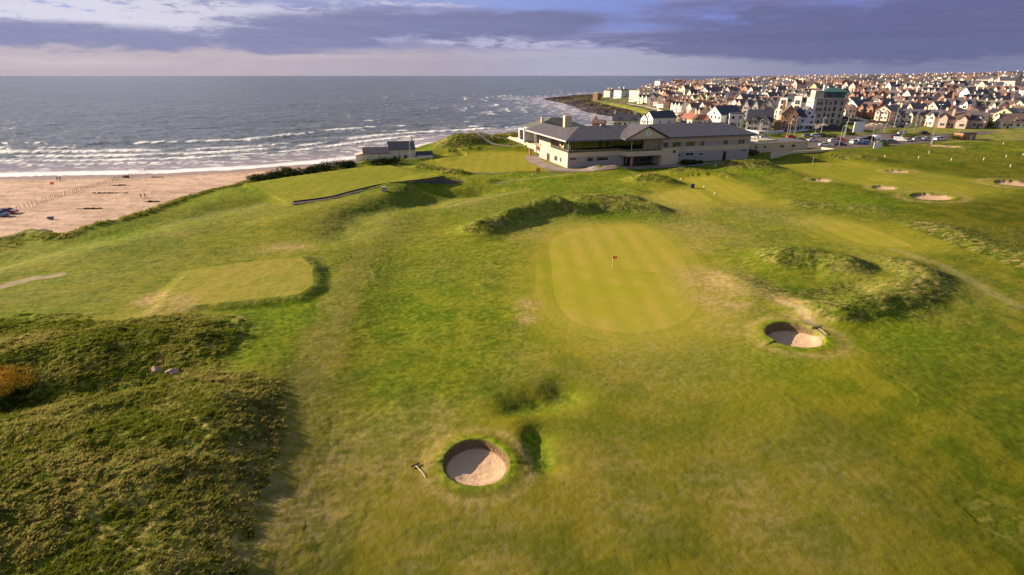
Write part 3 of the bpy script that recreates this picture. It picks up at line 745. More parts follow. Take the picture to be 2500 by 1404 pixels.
# ------------------------------------------------------------------ mesh builder
class MB:
    """collects boxes, prisms and tubes, then links them as one mesh"""
    def __init__(s): s.v = []; s.f = []; s.m = []
    def poly(s, pts, mi=0):
        i = len(s.v); s.v += [tuple(p) for p in pts]; s.f.append(tuple(range(i, i + len(pts)))); s.m.append(mi); return s
    def box(s, x0, x1, y0, y1, z0, z1, mi=0):
        i = len(s.v)
        s.v += [(x0, y0, z0), (x1, y0, z0), (x1, y1, z0), (x0, y1, z0), (x0, y0, z1), (x1, y0, z1), (x1, y1, z1), (x0, y1, z1)]
        for q in ((3, 2, 1, 0), (4, 5, 6, 7), (0, 1, 5, 4), (1, 2, 6, 5), (2, 3, 7, 6), (3, 0, 4, 7)): s.f.append(tuple(i + k for k in q)); s.m.append(mi)
        return s
    def prism(s, base, top, mi=0):
        """solid between two matching outlines (counter-clockwise seen from the top side)"""
        i = len(s.v); n = len(base); s.v += [tuple(p) for p in base] + [tuple(p) for p in top]
        s.f.append(tuple(i + k for k in reversed(range(n)))); s.f.append(tuple(i + n + k for k in range(n))); s.m += [mi, mi]
        for k in range(n):
            j = (k + 1) % n; s.f.append((i + k, i + j, i + n + j, i + n + k)); s.m.append(mi)
        return s
    def slab(s, pts, t, mi=0):
        """a thick sheet hanging t below the given outline"""
        return s.prism([(p[0], p[1], p[2] - t) for p in pts], pts, mi)
    def tube(s, p0, p1, r0, r1=None, n=8, mi=0):
        r1 = r0 if r1 is None else r1
        a = Vector(p0); b = Vector(p1); d = (b - a).normalized(); u = d.orthogonal().normalized(); v = d.cross(u)
        c = [(u * math.cos(6.28318 * k / n) + v * math.sin(6.28318 * k / n)) for k in range(n)]
        return s.prism([a + q * r0 for q in c], [b + q * r1 for q in c], mi)
    def lathe(s, prof, n=12, mi=0, c=(0, 0, 0)):
        i = len(s.v)
        for r, z in prof:
            for k in range(n): s.v.append((c[0] + r * math.cos(6.28318 * k / n), c[1] + r * math.sin(6.28318 * k / n), c[2] + z))
        for j in range(len(prof) - 1):
            for k in range(n):
                q = (k + 1) % n; s.f.append((i + j * n + k, i + j * n + q, i + (j + 1) * n + q, i + (j + 1) * n + k)); s.m.append(mi)
        s.f.append(tuple(i + k for k in reversed(range(n)))); s.f.append(tuple(i + (len(prof) - 1) * n + k for k in range(n))); s.m += [mi, mi]
        return s
    def xf(s, M, start=0):
        for k in range(start, len(s.v)): s.v[k] = tuple(M @ Vector(s.v[k]))
        return s
    def mesh(s, name, mats, smooth=False):
        me = bpy.data.meshes.new(name); me.from_pydata(s.v, [], s.f)
        for m in (mats if isinstance(mats, (list, tuple)) else [mats]): me.materials.append(m)
        if len(me.materials) > 1: me.polygons.foreach_set('material_index', s.m)
        if smooth: me.polygons.foreach_set('use_smooth', [True] * len(s.f))
        me.update(); return me
    def build(s, name, mats, parent=None, loc=None, rz=None, smooth=False):
        return link(name, s.mesh(name, mats, smooth), parent, loc, rz)

def empty(name, loc, rz=0.0):
    o = bpy.data.objects.new(name, None); COL.objects.link(o); o.location = loc; o.rotation_euler = (0, 0, rz); o.empty_display_size = .5
    return o

def copy_tree(o, parent=None):
    c = o.copy(); COL.objects.link(c); c.parent = parent
    for ch in o.children: copy_tree(ch, c)
    return c

def one(px, py, z0=0):
    x, y, z = G(px, py, z0); return float(x[0]), float(y[0]), float(z[0])

def window(parent, x, z, w, h, y=0.0, ax='x', frame=None, mull=1, gl=None, d=.06, sill=False, out=-1):
    """a framed window set in a wall; ax = the wall runs along x or along y; out = which way is outdoors"""
    b = MB(); t = .07
    def bx(m, a0, a1, z0, z1, e0, e1):
        e0, e1 = sorted((y + out * e0, y + out * e1))
        if ax == 'x': m.box(a0, a1, e0, e1, z0, z1)
        else: m.box(e0, e1, a0, a1, z0, z1)
    bx(b, x, x + w, z, z + t, 0.003, d + .03); bx(b, x, x + w, z + h - t, z + h, 0.003, d + .03)
    bx(b, x, x + t, z + t, z + h - t, .003, d + .03); bx(b, x + w - t, x + w, z + t, z + h - t, .003, d + .03)
    for k in range(1, mull + 1):
        xm = x + w * k / (mull + 1); bx(b, xm - .03, xm + .03, z + t, z + h - t, .003, d + .02)
    f = b.build('window', frame or plain('white_paint', (.78, .78, .76)), parent)
    g = MB(); bx(g, x + t, x + w - t, z + t, z + h - t, .003, d)
    g.build('pane', gl or glass(), f)
    return f

# ------------------------------------------------------------------ surfaces shared by buildings
M_BEIGE = plain('cream_render', (.66, .51, .33), .85, .06, .3, dirt=.12)
M_STONE = None
def stonework():
    m, N, b = new_mat('pale_blockwork')
    tc = N.node('ShaderNodeTexCoord').outputs['Object']
    br = N.node('ShaderNodeTexBrick'); N.l.new(N.vscale(tc, (1, 1, 1)), br.inputs[0])
    sx = N.node('ShaderNodeSeparateXYZ'); N.l.new(tc, sx.inputs[0]); cb = N.node('ShaderNodeCombineXYZ')
    N.put(cb.inputs[0], N.m('ADD', sx.outputs[0], sx.outputs[1])); N.put(cb.inputs[1], sx.outputs[2]); N.l.new(cb.outputs[0], br.inputs[0])
    br.inputs['Scale'].default_value = 1.0; br.inputs['Brick Width'].default_value = .9; br.inputs['Row Height'].default_value = .3; br.inputs['Mortar Size'].default_value = .012
    N.put(br.inputs['Color1'], (.50, .40, .35)); N.put(br.inputs['Color2'], (.42, .34, .30)); N.put(br.inputs['Mortar'], (.36, .28, .23))
    n = N.noise(.5, 4, .6, tc)
    N.put(b.inputs['Base Color'], N.mix(N.m('MULTIPLY', N.mr(n, .4, .7), .25), br.outputs[0], (.36, .29, .24)))
    b.inputs['Roughness'].default_value = .85
    return m
M_STONE = stonework()
M_SLATE = slate('grey_slate', (.078, .066, .074)); M_SLATE_DK = slate('dark_slate', (.038, .037, .050)); M_SLATE_BR = slate('brown_tiles', (.135, .085, .068))
M_TILE_RED = slate('red_tiles', (.30, .12, .075)); M_SLATE_GR = slate('mossy_slate', (.125, .115, .085))
M_FASCIA = plain('slate_blue_fascia', (.10, .12, .155), .5); M_GREYF = plain('pale_grey_fascia', (.42, .40, .40), .5)
M_WHITE = plain('white_render', (.74, .70, .65), .85, .05, .3, dirt=.10); M_CREAM = plain('pale_cream_render', (.72, .62, .46), .85, .06, .3, dirt=.1)
M_BRICK = plain('red_brick', (.34, .155, .085), .9, .2, 2.5); M_ORANGE = plain('orange_brick', (.42, .22, .12), .9, .15, 2.5)
M_PINKR = plain('pink_render', (.62, .43, .36), .85, .06, .3); M_GREYR = plain('grey_render', (.38, .34, .31), .85, .08, .3, dirt=.15)
M_WP = plain('white_paint', (.78, .78, .76), .5, .04); M_DKF = plain('dark_window_frame', (.05, .05, .055), .5); M_DOOR = plain('brown_door', (.13, .065, .04), .6)
M_METAL = plain('galvanised_steel', (.45, .46, .47), .4, .08, 2, .6); M_PINKCOL = plain('pink_column_paint', (.55, .20, .18), .6)
M_POT = plain('terracotta', (.42, .16, .09), .8); M_BLACK = plain('black_paint', (.02, .02, .022), .4); M_GREEN = plain('green_copper_cladding', (.045, .12, .10), .5, .12)
M_WOOD = plain('weathered_wood', (.17, .12, .085), .85, .25, 3); M_ASPH = None

# ------------------------------------------------------------------ roads, car park and paths as sheets on the ground
def asphalt(name, col):
    m, N, b = new_mat(name)
    pos = N.node('ShaderNodeNewGeometry').outputs['Position']
    n1 = N.noise(.12, 4, .6, pos); n2 = N.noise(1.3, 4, .6, pos)
    c = N.mix(N.mr(n1, .35, .65), tuple(x * .82 for x in col), tuple(x * 1.15 for x in col))
    c = N.mix(N.m('MULTIPLY', N.mr(n2, .5, .75), .4), c, tuple(x * .6 for x in col))
    N.put(b.inputs['Base Color'], c); b.inputs['Roughness'].default_value = .88; b.inputs['Specular IOR Level'].default_value = .2
    return m
M_ASPH = asphalt('brown_asphalt', (.135, .100, .088)); M_PAVE = asphalt('pinkish_paving', (.26, .20, .175)); M_CONC = asphalt('pale_concrete', (.42, .35, .29))

def ribbon(name, line, width, mat, dz=.05, kind='structure', n=5, closed=False, across=3):
    L = curve(line, n, closed) if n > 1 else list(line)
    P = np.array(L); T = np.gradient(P, axis=0); T /= np.linalg.norm(T, axis=1)[:, None] + 1e-9; Nn = np.column_stack([-T[:, 1], T[:, 0]])
    wd = np.interp(np.linspace(0, 1, len(L)), np.linspace(0, 1, len(width)), width) if isinstance(width, (list, tuple)) else np.full(len(L), width)
    rows = []
    for k in range(across + 1):
        off = (k / across - .5) * wd; rows.append(P + Nn * off[:, None])
    X = np.array(rows)[..., 0].ravel(); Y = np.array(rows)[..., 1].ravel(); Z = land(X, Y, True)[0] + dz
    n_ = len(L); f = [(k * n_ + i, k * n_ + i + 1, (k + 1) * n_ + i + 1, (k + 1) * n_ + i) for k in range(across) for i in range(n_ - 1)]
    me = bpy.data.meshes.new(name); me.from_pydata([tuple(p) for p in zip(X, Y, Z)], [], f); me.materials.append(mat); me.update()
    o = link(name, me)
    if kind: o['kind'] = kind
    return o

def sheet(name, pg, mat, dz=.05, step=2.5, kind='structure'):
    """a polygon of paving lying on the ground, trimmed from a grid"""
    P = np.array(pg); x0, y0 = P.min(0); x1, y1 = P.max(0)
    xs = np.arange(x0, x1 + step, step); ys = np.arange(y0, y1 + step, step)
    gx, gy = np.meshgrid(xs, ys); X = gx.ravel(); Y = gy.ravel()
    sdv = sdist(pg, X, Y)
    Q_ = np.column_stack([X, Y])                                   # pull outside vertices near the edge onto it
    near = (sdv < 0) & (sdv > -step * 1.5)
    for i in np.where(near)[0]:
        best = None
        for k in range(len(P)):
            a = P[k]; b = P[(k + 1) % len(P)]; e = b - a; t = np.clip(((Q_[i] - a) @ e) / (e @ e), 0, 1); c = a + t * e; dd = ((Q_[i] - c) ** 2).sum()
            if best is None or dd < best[0]: best = (dd, c)
        X[i], Y[i] = best[1]
    nx = len(xs); f = []
    inside = sdv > -step * 1.5
    cen = sdv > -1e-6
    for j in range(len(ys) - 1):
        for i in range(nx - 1):
            q = [j * nx + i, j * nx + i + 1, (j + 1) * nx + i + 1, (j + 1) * nx + i]
            if all(inside[k] for k in q) and any(cen[k] for k in q): f.append(q)
    Z = land(X, Y, True)[0] + dz
    used = sorted({k for q in f for k in q}); mp = {k: n for n, k in enumerate(used)}
    me = bpy.data.meshes.new(name); me.from_pydata([(X[k], Y[k], Z[k]) for k in used], [], [[mp[k] for k in q] for q in f]); me.materials.append(mat); me.update()
    o = link(name, me)
    if kind: o['kind'] = kind
    return o

sheet('car_park', UP([(1800, 356), (1838, 326), (1880, 341), (1960, 338), (2050, 332), (2075, 330), (2120, 328), (2180, 330), (2260, 331), (2340, 331), (2300, 345), (2240, 351), (2160, 356), (2100, 360), (2055, 363), (1960, 366), (1880, 368)]), M_ASPH, .06, 2.5)
ribbon('road', UP([(1780, 330), (1850, 323), (1950, 319), (2030, 317), (2100, 316), (2170, 310), (2260, 305), (2380, 306), (2520, 308), (2700, 312)]), [8, 9, 9, 9, 9, 8, 8, 8, 8], M_ASPH, .07)
ribbon('road', UP([(2100, 332), (2150, 328), (2230, 327), (2330, 331), (2420, 322)]), 6.5, M_ASPH, .066)
ribbon('path', UP([(1845, 392), (1838, 392), (1830, 394), (1740, 400), (1650, 405), (1520, 412), (1420, 418), (1360, 413), (1330, 403), (1310, 396), (1302, 388), (1300, 380)]), [5, 6, 5, 5, 5.5, 5.5, 6, 6, 6, 6, 5.5, 5], M_PAVE, .12)
ribbon('path', UP([(1400, 420), (1340, 421), (1290, 423), (1200, 425), (1130, 420), (1100, 414)]), [3.2, 3, 2, 1.6, 1.3, 1.0], M_ASPH, .08)
ribbon('path', [tuple(p) for p in UP([(714, 501, 1.4), (760, 494, 1.4), (808, 488, 1.4), (862, 474, 1.4), (910, 464, 1.4), (965, 456, 1.4), (1030, 445, 1.4), (1085, 437, 1.4), (1128, 437, 1)])], [2.2, 2.4, 2.4, 2.4, 2.4, 2.4, 2.4, 2.6, 2], asphalt('dark_path', (.085, .062, .055)), .07, n=6)
ribbon('path', UP([(1160, 338, 2), (1200, 344, 2), (1250, 352, 1), (1285, 358, 0), (1300, 364)]), [2, 2, 2.4, 3, 3], M_PAVE, .35)
ribbon('promenade', UP([(1702, 287, -5), (1660, 284, -6), (1612, 276, -6), (1570, 265, -6), (1530, 257, -6)]), [5, 4, 4, 4, 3], M_CONC, .3)

# ------------------------------------------------------------------ golf clubhouse
def clubhouse():
    A = np.array(U(1385, 411)); B = np.array(U(1825, 388)); ang = math.atan2(B[1] - A[1], B[0] - A[0]); L = 70.2
    t = empty('clubhouse', (A[0], A[1], 0.0), ang)
    tag(t, 'long two storey cream golf clubhouse with grey hipped roof, glazed balcony and clock gable', 'clubhouse')
    W = 20.0
    # ground floor, blockwork
    b = MB(); b.box(0, 20.2, 0, 26.5, -.6, 3.5); b.box(20.2, 32.4, 2.2, 18, -.6, 3.5); b.box(39.0, L, 0.0, W, -.6, 3.7); b.box(38.4, 39.0, .3, W, -.6, 3.7)
    b.build('ground_floor_wall', M_STONE, t)
    # parapet band round the balcony, solid stair blocks
    b = MB(); b.prism([(-.05, -.06, 3.5), (18, -.06, 3.5), (20.0, -3.2, 3.3), (32.5, -3.2, 3.3), (32.5, 3, 3.3), (-.05, 3, 3.5)], [(-.05, -.06, 4.0), (18, -.06, 4.0), (20.0, -3.2, 4.0), (32.5, -3.2, 4.0), (32.5, 3, 4.0), (-.05, 3, 4.0)])
    b.prism([(-.05, -.06, 4.0), (18.0, -.06, 4.0), (20.0, -3.2, 4.0), (32.5, -3.2, 4.0), (32.5, -2.95, 4.0), (20.15, -2.95, 4.0), (18.1, .2, 4.0), (.2, .2, 4.0)], [(-.05, -.06, 4.85), (18.0, -.06, 4.85), (20.0, -3.2, 4.85), (32.5, -3.2, 4.85), (32.5, -2.95, 4.85), (20.15, -2.95, 4.85), (18.1, .2, 4.85), (.2, .2, 4.85)])
    b.box(-.06, .2, .2, 15.4, 4.0, 4.85); b.box(-.06, .2, 15.4, 26.6, 3.5, 6.2); b.box(0.2, 2.2, 26.3, 26.6, 3.5, 6.2); b.box(.2, 7.4, 3.0, 26.3, 3.55, 4.0)
    b.build('parapet', M_CREAM if False else M_BEIGE, t)
    MB().box(32.5, 39.0, -3.3, 3.0, -.6, 5.4).build('stair_block', M_BEIGE, t)
    # upper floor walls
    b = MB(); b.box(34.6, L, .02, W, 3.7, 8.7); b.box(28.3, 34.6, 1.6, W, 4.0, 8.7); b.box(7.4, 28.3, 8.2, W, 4.0, 8.7); b.box(7.0, 7.6, 6.0, 33, 4.0, 8.6)
    b.build('upper_wall', M_BEIGE, t)
    MB().box(34.5, L + .02, -.04, .02, 5.35, 6.98).build('stone_band', M_STONE, t)
    # glazing of the lounge
    g = MB(); g.box(1.9, 28.2, 2.4, 2.5, 4.05, 8.55); g.box(1.9, 2.0, 2.5, 8.2, 4.05, 8.55)
    gw = g.build('glazed_screen', glass('lounge_glass', (.030, .040, .020)), t)
    fr = MB()
    for x in (1.9, 6.5, 12.4, 15.2, 20.4, 24.2, 28.1): fr.box(x - .05, x + .07, 2.3, 2.398, 4.05, 8.55)
    for x, w_ in ((12.3, .35), (15.1, .35)): fr.box(x, x + w_, 2.0, 2.29, 4.05, 8.55)
    fr.box(1.85, 28.2, 2.31, 2.397, 8.3, 8.5)
    fr.build('screen_frame', M_DKF, gw)
    g = MB(); g.box(.0, 18.0, .04, .07, 4.85, 5.5); g.prism([(18.02, .04, 4.85), (20.02, -3.08, 4.85), (20.05, -3.05, 4.85), (18.05, .07, 4.85)], [(18.02, .04, 5.5), (20.02, -3.08, 5.5), (20.05, -3.05, 5.5), (18.05, .07, 5.5)]); g.box(20.05, 32.4, -3.1, -3.07, 4.85, 5.5); g.box(.05, .08, .3, 15.3, 4.85, 5.5)
    rl = g.build('balustrade', glass('railing_glass', (.05, .055, .05)), t)
    h = MB(); h.box(-.02, 18.0, .02, .09, 5.5, 5.56); h.box(20.0, 32.4, -3.13, -3.05, 5.5, 5.56); h.box(.03, .1, .1, 15.3, 5.5, 5.56)
    for k in range(9): h.box(k * 2.2 + .2, k * 2.2 + .25, .0, .035, 4.86, 5.5)
    for k in range(7): h.box(20.3 + k * 2, 20.35 + k * 2, -3.15, -3.105, 4.86, 5.5)
    h.build('handrail', M_METAL, rl)
    for x, y, z0, z1 in ((.05, -.15, 3.5, 8.9), (21.1, -3.0, 4.85, 8.9), (32.2, -3.0, 4.85, 8.9), (.1, 30, -.3, 8.8)):
        MB().tube((x, y, z0), (x, y, z1), .13, n=10).build('post', M_METAL, t)
    for x, y in ((21.7, -2.7), (-1.0, 33.8)):
        MB().tube((x, y, -.5), (x, y, 3.6), .42, n=14).build('column', M_PINKCOL, t)
    # roofs
    E = 8.85; T = .45
    b = MB()
    b.slab([(-1.3, -1.4, E), (20.5, -1.4, E), (26.6, 9, 12.2), (7.6, 9, 12.2)], T)
    b.slab([(20.5, -1.4, E), (L + 1.4, -1.4, E), (64.6, 9, 12.2), (26.6, 9, 12.2)], T)
    b.slab([(L + 1.4, -1.4, E), (L + 1.4, 20.6, E), (64.6, 9, 12.2)], T)
    b.slab([(L + 1.4, 20.6, E), (7.6, 20.6, E), (7.6, 9, 12.2), (64.6, 9, 12.2)], T)
    b.build('roof', M_SLATE, t)
    b = MB()
    b.slab([(-1.3, 40, E), (-1.3, -1.38, E), (7.56, 9, 12.2), (5.0, 14, 11.4), (5.0, 36, 11.2)], T)
    b.slab([(7.55, 20.6, E), (14, 40, E - .2), (-1.3, 40, E), (5.0, 36, 11.1), (5.02, 14.1, 11.3)], T)
    b.build('wing_roof', M_SLATE, t)
    b = MB()   # clock gable
    b.prism([(19.0, -3.6, 8.75), (33.8, -3.6, 8.75), (26.4, -3.6, 12.35)], [(19.0, -3.45, 8.75), (33.8, -3.45, 8.75), (26.4, -3.45, 12.35)][:3])
    b.v[-3:] = [(19.0, -3.4, 8.75), (33.8, -3.4, 8.75), (26.4, -3.4, 12.35)]
    b.build('clock_gable', M_BEIGE, t)
    b = MB(); b.slab([(18.0, -4.2, 8.95), (26.4, -4.2, 12.95), (26.4, 8.0, 12.95), (18.0, 1.4, 8.95 + .3)], .35)
    b.slab([(26.4, -4.2, 12.95), (34.8, -4.2, 8.95), (34.8, 1.4, 9.25), (26.4, 8.0, 12.95)], .35)
    b.build('gable_roof', M_SLATE, t)
    ck = MB().tube((26.4, -3.61, 10.55), (26.4, -3.75, 10.55), .95, n=28).build('clock', M_WP, t)
    MB().tube((26.4, -3.8, 10.55), (26.1, -3.8, 9.9), .08, n=4).build('hour_hand', M_BLACK, ck); MB().tube((26.4, -3.8, 10.55), (26.85, -3.8, 11.25), .08, n=4).build('minute_hand', M_BLACK, ck)
    b = MB(); b.box(-1.45, 19.2, -1.55, -1.405, E - .42, E - .02); b.box(33.6, L + 1.5, -1.55, -1.405, E - .42, E - .02); b.box(18.2, 34.6, -4.25, -4.0, 8.5, 8.72)
    b.build('gutter', M_FASCIA, t)
    MB().box(-1.5, -1.31, -1.4, 40.1, E - .5, E - .02).build('fascia', M_GREYF, t)
    ch = MB().box(5.3, 7.9, 16.0, 17.6, 9.5, 15.1).build('chimney', M_BEIGE, t)
    for k in range(3): MB().tube((5.9 + k * .7, 16.8, 15.1), (5.9 + k * .7, 16.8, 15.7), .2, .16, 8).build('chimney_pot', M_POT, ch)
    ch2 = MB().prism([(4, 44, 8.5), (28, 44, 8.5), (28, 60, 8.5), (4, 60, 8.5)], [(14, 51, 12.0), (18, 51, 12.0), (18, 53, 12.0), (14, 53, 12.0)]).build('rear_roof', M_SLATE_GR, t)
    MB().box(5, 27, 44.6, 59, -.5, 8.5).build('rear_wall', M_WHITE, t)
    MB().box(9, 9.8, 49, 49.8, 9.5, 12.4).build('chimney', M_BEIGE, t)
    # seaward end: bay with white frame, bridge and glazed lounge
    b = MB(); x0, x1 = -1.6, -1.1
    for a in ((38.6, 39.4, 4.0, 9.0), (44.4, 45.2, 4.0, 9.0), (38.6, 45.2, 8.5, 9.0), (38.6, 45.2, 4.0, 4.6)): b.box(x0 - .3, 2.5, a[0], a[1], a[2], a[3])
    b.build('bay_frame', M_WP, t)
    g = MB(); g.box(-1.2, -1.1, 39.4, 44.4, 4.6, 8.5); g.box(2.6, 2.7, 27, 38.6, 4.2, 8.4)
    bg_ = g.build('bay_glazing', glass(), t)
    f = MB()
    for y in (41, 42.7): f.box(-1.32, -1.21, y, y + .12, 4.6, 8.5)
    for z in (5.9, 7.2): f.box(-1.31, -1.215, 39.4, 44.4, z, z + .1)
    f.box(-1.325, -1.205, 39.4, 39.5, 4.6, 8.5); f.build('window_frame', M_DOOR, bg_)
    for y in (29, 32, 35): MB().box(2.45, 2.59, y, y + .15, 4.2, 8.4).build('mullion', M_DOOR, bg_)
    b = MB(); b.box(-1.4, 2.4, 26.7, 36.0, 2.6, 4.0); b.box(-1.3, -1.1, 26.7, 60, 3.5, 4.2); b.box(-1.4, 6, 36, 62, 3.2, 3.5)
    b.build('bridge', M_BEIGE, t)
    MB().box(3.5, 8, 27.5, 42, -.5, 2.6).build('undercroft_wall', M_STONE, t)
    # entrance recess
    MB().box(20.3, 32.4, 2.05, 2.19, -.4, 3.3).build('entrance_panel', plain('charcoal_cladding', (.085, .08, .085), .6), t)
    d = MB().box(22.2, 24.0, 1.9, 2.04, -.3, 2.6).build('door', M_WP, t)
    MB().box(22.5, 23.7, 1.84, 1.89, -.2, 2.4).build('pane', glass(), d)
    window(t, 27.0, .5, 4.6, 1.7, 2.05, frame=M_WP, mull=0, d=.1); window(t, 24.6, .6, 1.0, 1.7, 2.05, frame=M_WP, mull=0, d=.1)
    MB().box(32.3, 32.49, -2.9, 2.0, -.4, 3.2).build('side_wall', M_BEIGE, t)
    for s0, s1, z0, z1, ml in ((.8, 3.0, 2.9, 3.35, 1), (7.0, 8.9, 2.2, 3.2, 1), (10.4, 14.4, 2.3, 3.2, 3)): window(t, s0, z0 - .2, s1 - s0, z1 - z0, 0, frame=M_DKF, mull=ml)
    for s0, s1 in ((38.4, 41.5), (43.9, 47.1), (49.5, 50.9), (59.0, 60.6), (65.2, 66.1), (66.6, 67.5)): window(t, s0, 5.5, s1 - s0, 1.35, -.04, frame=M_DKF, mull=2 if s1 - s0 > 2 else 0, gl=glass('olive_glass', (.07, .07, .02)))
    window(t, 35.0, 5.5, 1.5, 1.35, -.04, frame=M_DKF, mull=1)
    for s0, s1, z0, z1 in ((41.0, 41.9, 2.0, 3.1), (44.0, 47.2, 2.2, 3.2), (49.4, 51.0, 2.1, 3.0), (67.1, 69.0, 2.9, 3.3)): window(t, s0, z0, s1 - s0, z1 - z0, 0, frame=M_WP if s1 < 52 else M_DKF, mull=1 if s1 - s0 > 1.2 else 0)
    window(t, 36.7, 3.8, .9, .9, -3.3, frame=M_DKF, mull=0)
    d = MB().box(59.4, 60.7, -.08, -.003, -.2, 3.1).build('door', M_BLACK, t); MB().box(59.6, 60.5, -.11, -.083, 1.2, 2.6).build('pane', glass(), d)
    # side wall openings
    d = MB().box(-.1, -.003, 16.0, 18.6, -.3, 2.6).build('door', M_DOOR, t); MB().box(-.13, -.103, 16.4, 18.2, .3, 2.2).build('pane', glass(), d)
    window(t, 9.0, 1.1, 2.2, 1.45, 0, 'y', M_DKF, 1); window(t, 5.2, 1.3, 1.0, 1.3, 0, 'y', M_DKF, 0)
    window(t, 19.0, 5.4, 2.2, 1.6, 7.0, 'y', M_DKF, 1); window(t, 21.2, 4.2, 1.6, 2.4, 7.0, 'y', M_DOOR, 0); window(t, 24.3, 3.9, .9, 1.0, -.06, 'y', M_DKF, 0)
    MB().lathe([(.45, 0), (.5, .25), (.3, .55), (.02, .65)], 12, 0, (15.5, 8.6, 12.1)).build('roof_vent', M_METAL, t)
    for x in (28.2, 29.6, 30.4): MB().lathe([(.2, 0), (.22, .3), (.05, .4)], 8, 0, (x, 8.3, 12.0)).build('roof_vent', M_METAL, t)
    # terrace furniture and people belong to themselves
    def W_(x, y, z): c, s = math.cos(ang), math.sin(ang); return (A[0] + c * x - s * y, A[1] + s * x + c * y, z)
    return W_, ang
CLUB, CLUB_A = clubhouse()

# low flat roofed store east of it, and its yard wall
def low_store():
    A = np.array(U(1836, 384)); ang = CLUB_A
    t = empty('store_building', (A[0], A[1], 0), ang); tag(t, 'low flat roofed beige store building beside the clubhouse, small dark windows along it', 'building')
    b = MB().box(0, 34, 9, 20, -.4, 3.5).box(-.02, 34.02, 8.7, 20.2, 3.5, 3.75); b.build('wall', M_BEIGE, t)
    MB().box(.3, 33.7, 9.2, 19.8, 3.75, 3.9).build('roof', plain('grey_felt', (.11, .10, .11), .9), t)
    MB().box(12, 21, 12, 19, 3.9, 4.3).build('roof_deck', plain('pale_felt', (.40, .34, .24), .9), t)
    for x in (3.0, 8.5, 12.5, 20.5, 26.0): window(t, x, 1.8, 1.6 if x > 20 else 1.0, .8, 9, frame=M_DKF, mull=0)
    MB().box(5.2, 6.8, 8.9, 8.997, -.3, 2.3).build('door', M_GREYR, t)
    w = MB().box(0, 29, 0, .35, -.5, 2.5).box(28.65, 29, .35, 6, -.5, 2.5); o = w.build('yard_wall', M_BEIGE, None, U_(1881, 389), ang)
    tag(o, 'long beige yard wall in front of the flat roofed store', 'wall')
def U_(px, py, z=0.0):
    x, y = U(px, py, z); return (float(x), float(y), z)
low_store()

# white restaurant on the shore
def cafe():
    A = np.array(U(888, 395, -1)); B = np.array(U(1016, 390, -1)); ang = math.atan2(B[1] - A[1], B[0] - A[0]); L = float(np.hypot(*(B - A)))
    t = empty('shore_restaurant', (A[0], A[1], -1.4), ang); tag(t, 'white seaside restaurant with two dark slate roofs above the surf line', 'building')
    wm = plain('cream_white_render', (.66, .56, .46), .85, .06, .4, dirt=.2)
    b = MB(); b.box(0, 9.2, 0, 7, -1, 3.3); b.prism([(0, 0, 3.3), (0.0, 7, 3.3), (0, 3.5, 4.9)], [(.3, 0, 3.3), (.3, 7, 3.3), (.3, 3.5, 4.9)]); b.box(9.2, L, 1.0, 10, -1, 4.3)
    b.prism([(9.2, 1, 4.3), (9.2, 10, 4.3), (9.2, 5.5, 6.5)], [(9.5, 1, 4.3), (9.5, 10, 4.3), (9.5, 5.5, 6.5)]); b.prism([(L - .3, 1, 4.3), (L - .3, 10, 4.3), (L - .3, 5.5, 6.5)], [(L, 1, 4.3), (L, 10, 4.3), (L, 5.5, 6.5)])
    b.build('wall', wm, t)
    b = MB(); b.slab([(-.1, -.35, 3.25), (9.3, -.35, 3.25), (9.3, 3.5, 5.05), (-.1, 3.5, 5.05)], .18); b.slab([(-.1, 3.5, 5.05), (9.3, 3.5, 5.05), (9.3, 7.35, 3.25), (-.1, 7.35, 3.25)], .18); b.build('roof', M_SLATE, t)
    b = MB(); b.slab([(9.05, .65, 4.2), (L + .1, .65, 4.2), (L + .1, 5.5, 6.7), (9.05, 5.5, 6.7)], .18); b.slab([(9.05, 5.5, 6.7), (L + .1, 5.5, 6.7), (L + .1, 10.35, 4.2), (9.05, 10.35, 4.2)], .18); b.build('roof', M_SLATE_DK, t)
    ch = MB().box(L - 1.2, L - .4, 5.0, 6.0, 6.0, 7.9).build('chimney', M_WHITE, t)
    for k in (.25, .6): MB().tube((L - 1.2 + k, 5.5, 7.9), (L - 1.2 + k, 5.5, 8.3), .14, n=6).build('chimney_pot', M_POT, ch)
    a = MB().box(-2.6, -.02, 1, 6, -1, 2.6); a.build('porch_wall', M_WHITE, t); MB().slab([(-2.9, .7, 2.6), (.0, .7, 3.2), (.0, 6.3, 3.2), (-2.9, 6.3, 2.6)], .15).build('porch_roof', M_PINKR, t)
    for x, z in ((10.6, .6), (14.6, 1.0), (19.2, .8)): window(t, x, z, 1.1, 1.1, 1.0, frame=M_DKF, mull=0)
    MB().tube((13.0, .93, -1), (13.0, .93, 4.2), .06, n=6).build('downpipe', M_DKF, t)
    x, y, z = one(1018, 388); o = empty('garden_shed', (x, y, z - .2), ang); tag(o, 'small white gabled shed with dark roof right of the seaside restaurant', 'shed')
    MB().box(0, 6, 0, 3, 0, 1.6).prism([(0, 0, 1.6), (0, 3, 1.6), (0, 1.5, 2.6)], [(.2, 0, 1.6), (.2, 3, 1.6), (.2, 1.5, 2.6)]).build('wall', M_WHITE, o)
    MB().slab([(-.1, -.2, 1.55), (6.1, -.2, 1.55), (6.1, 1.5, 2.75), (-.1, 1.5, 2.75)], .12).slab([(-.1, 1.5, 2.75), (6.1, 1.5, 2.75), (6.1, 3.2, 1.55), (-.1, 3.2, 1.55)], .12).build('roof', M_SLATE_DK, o)
cafe()
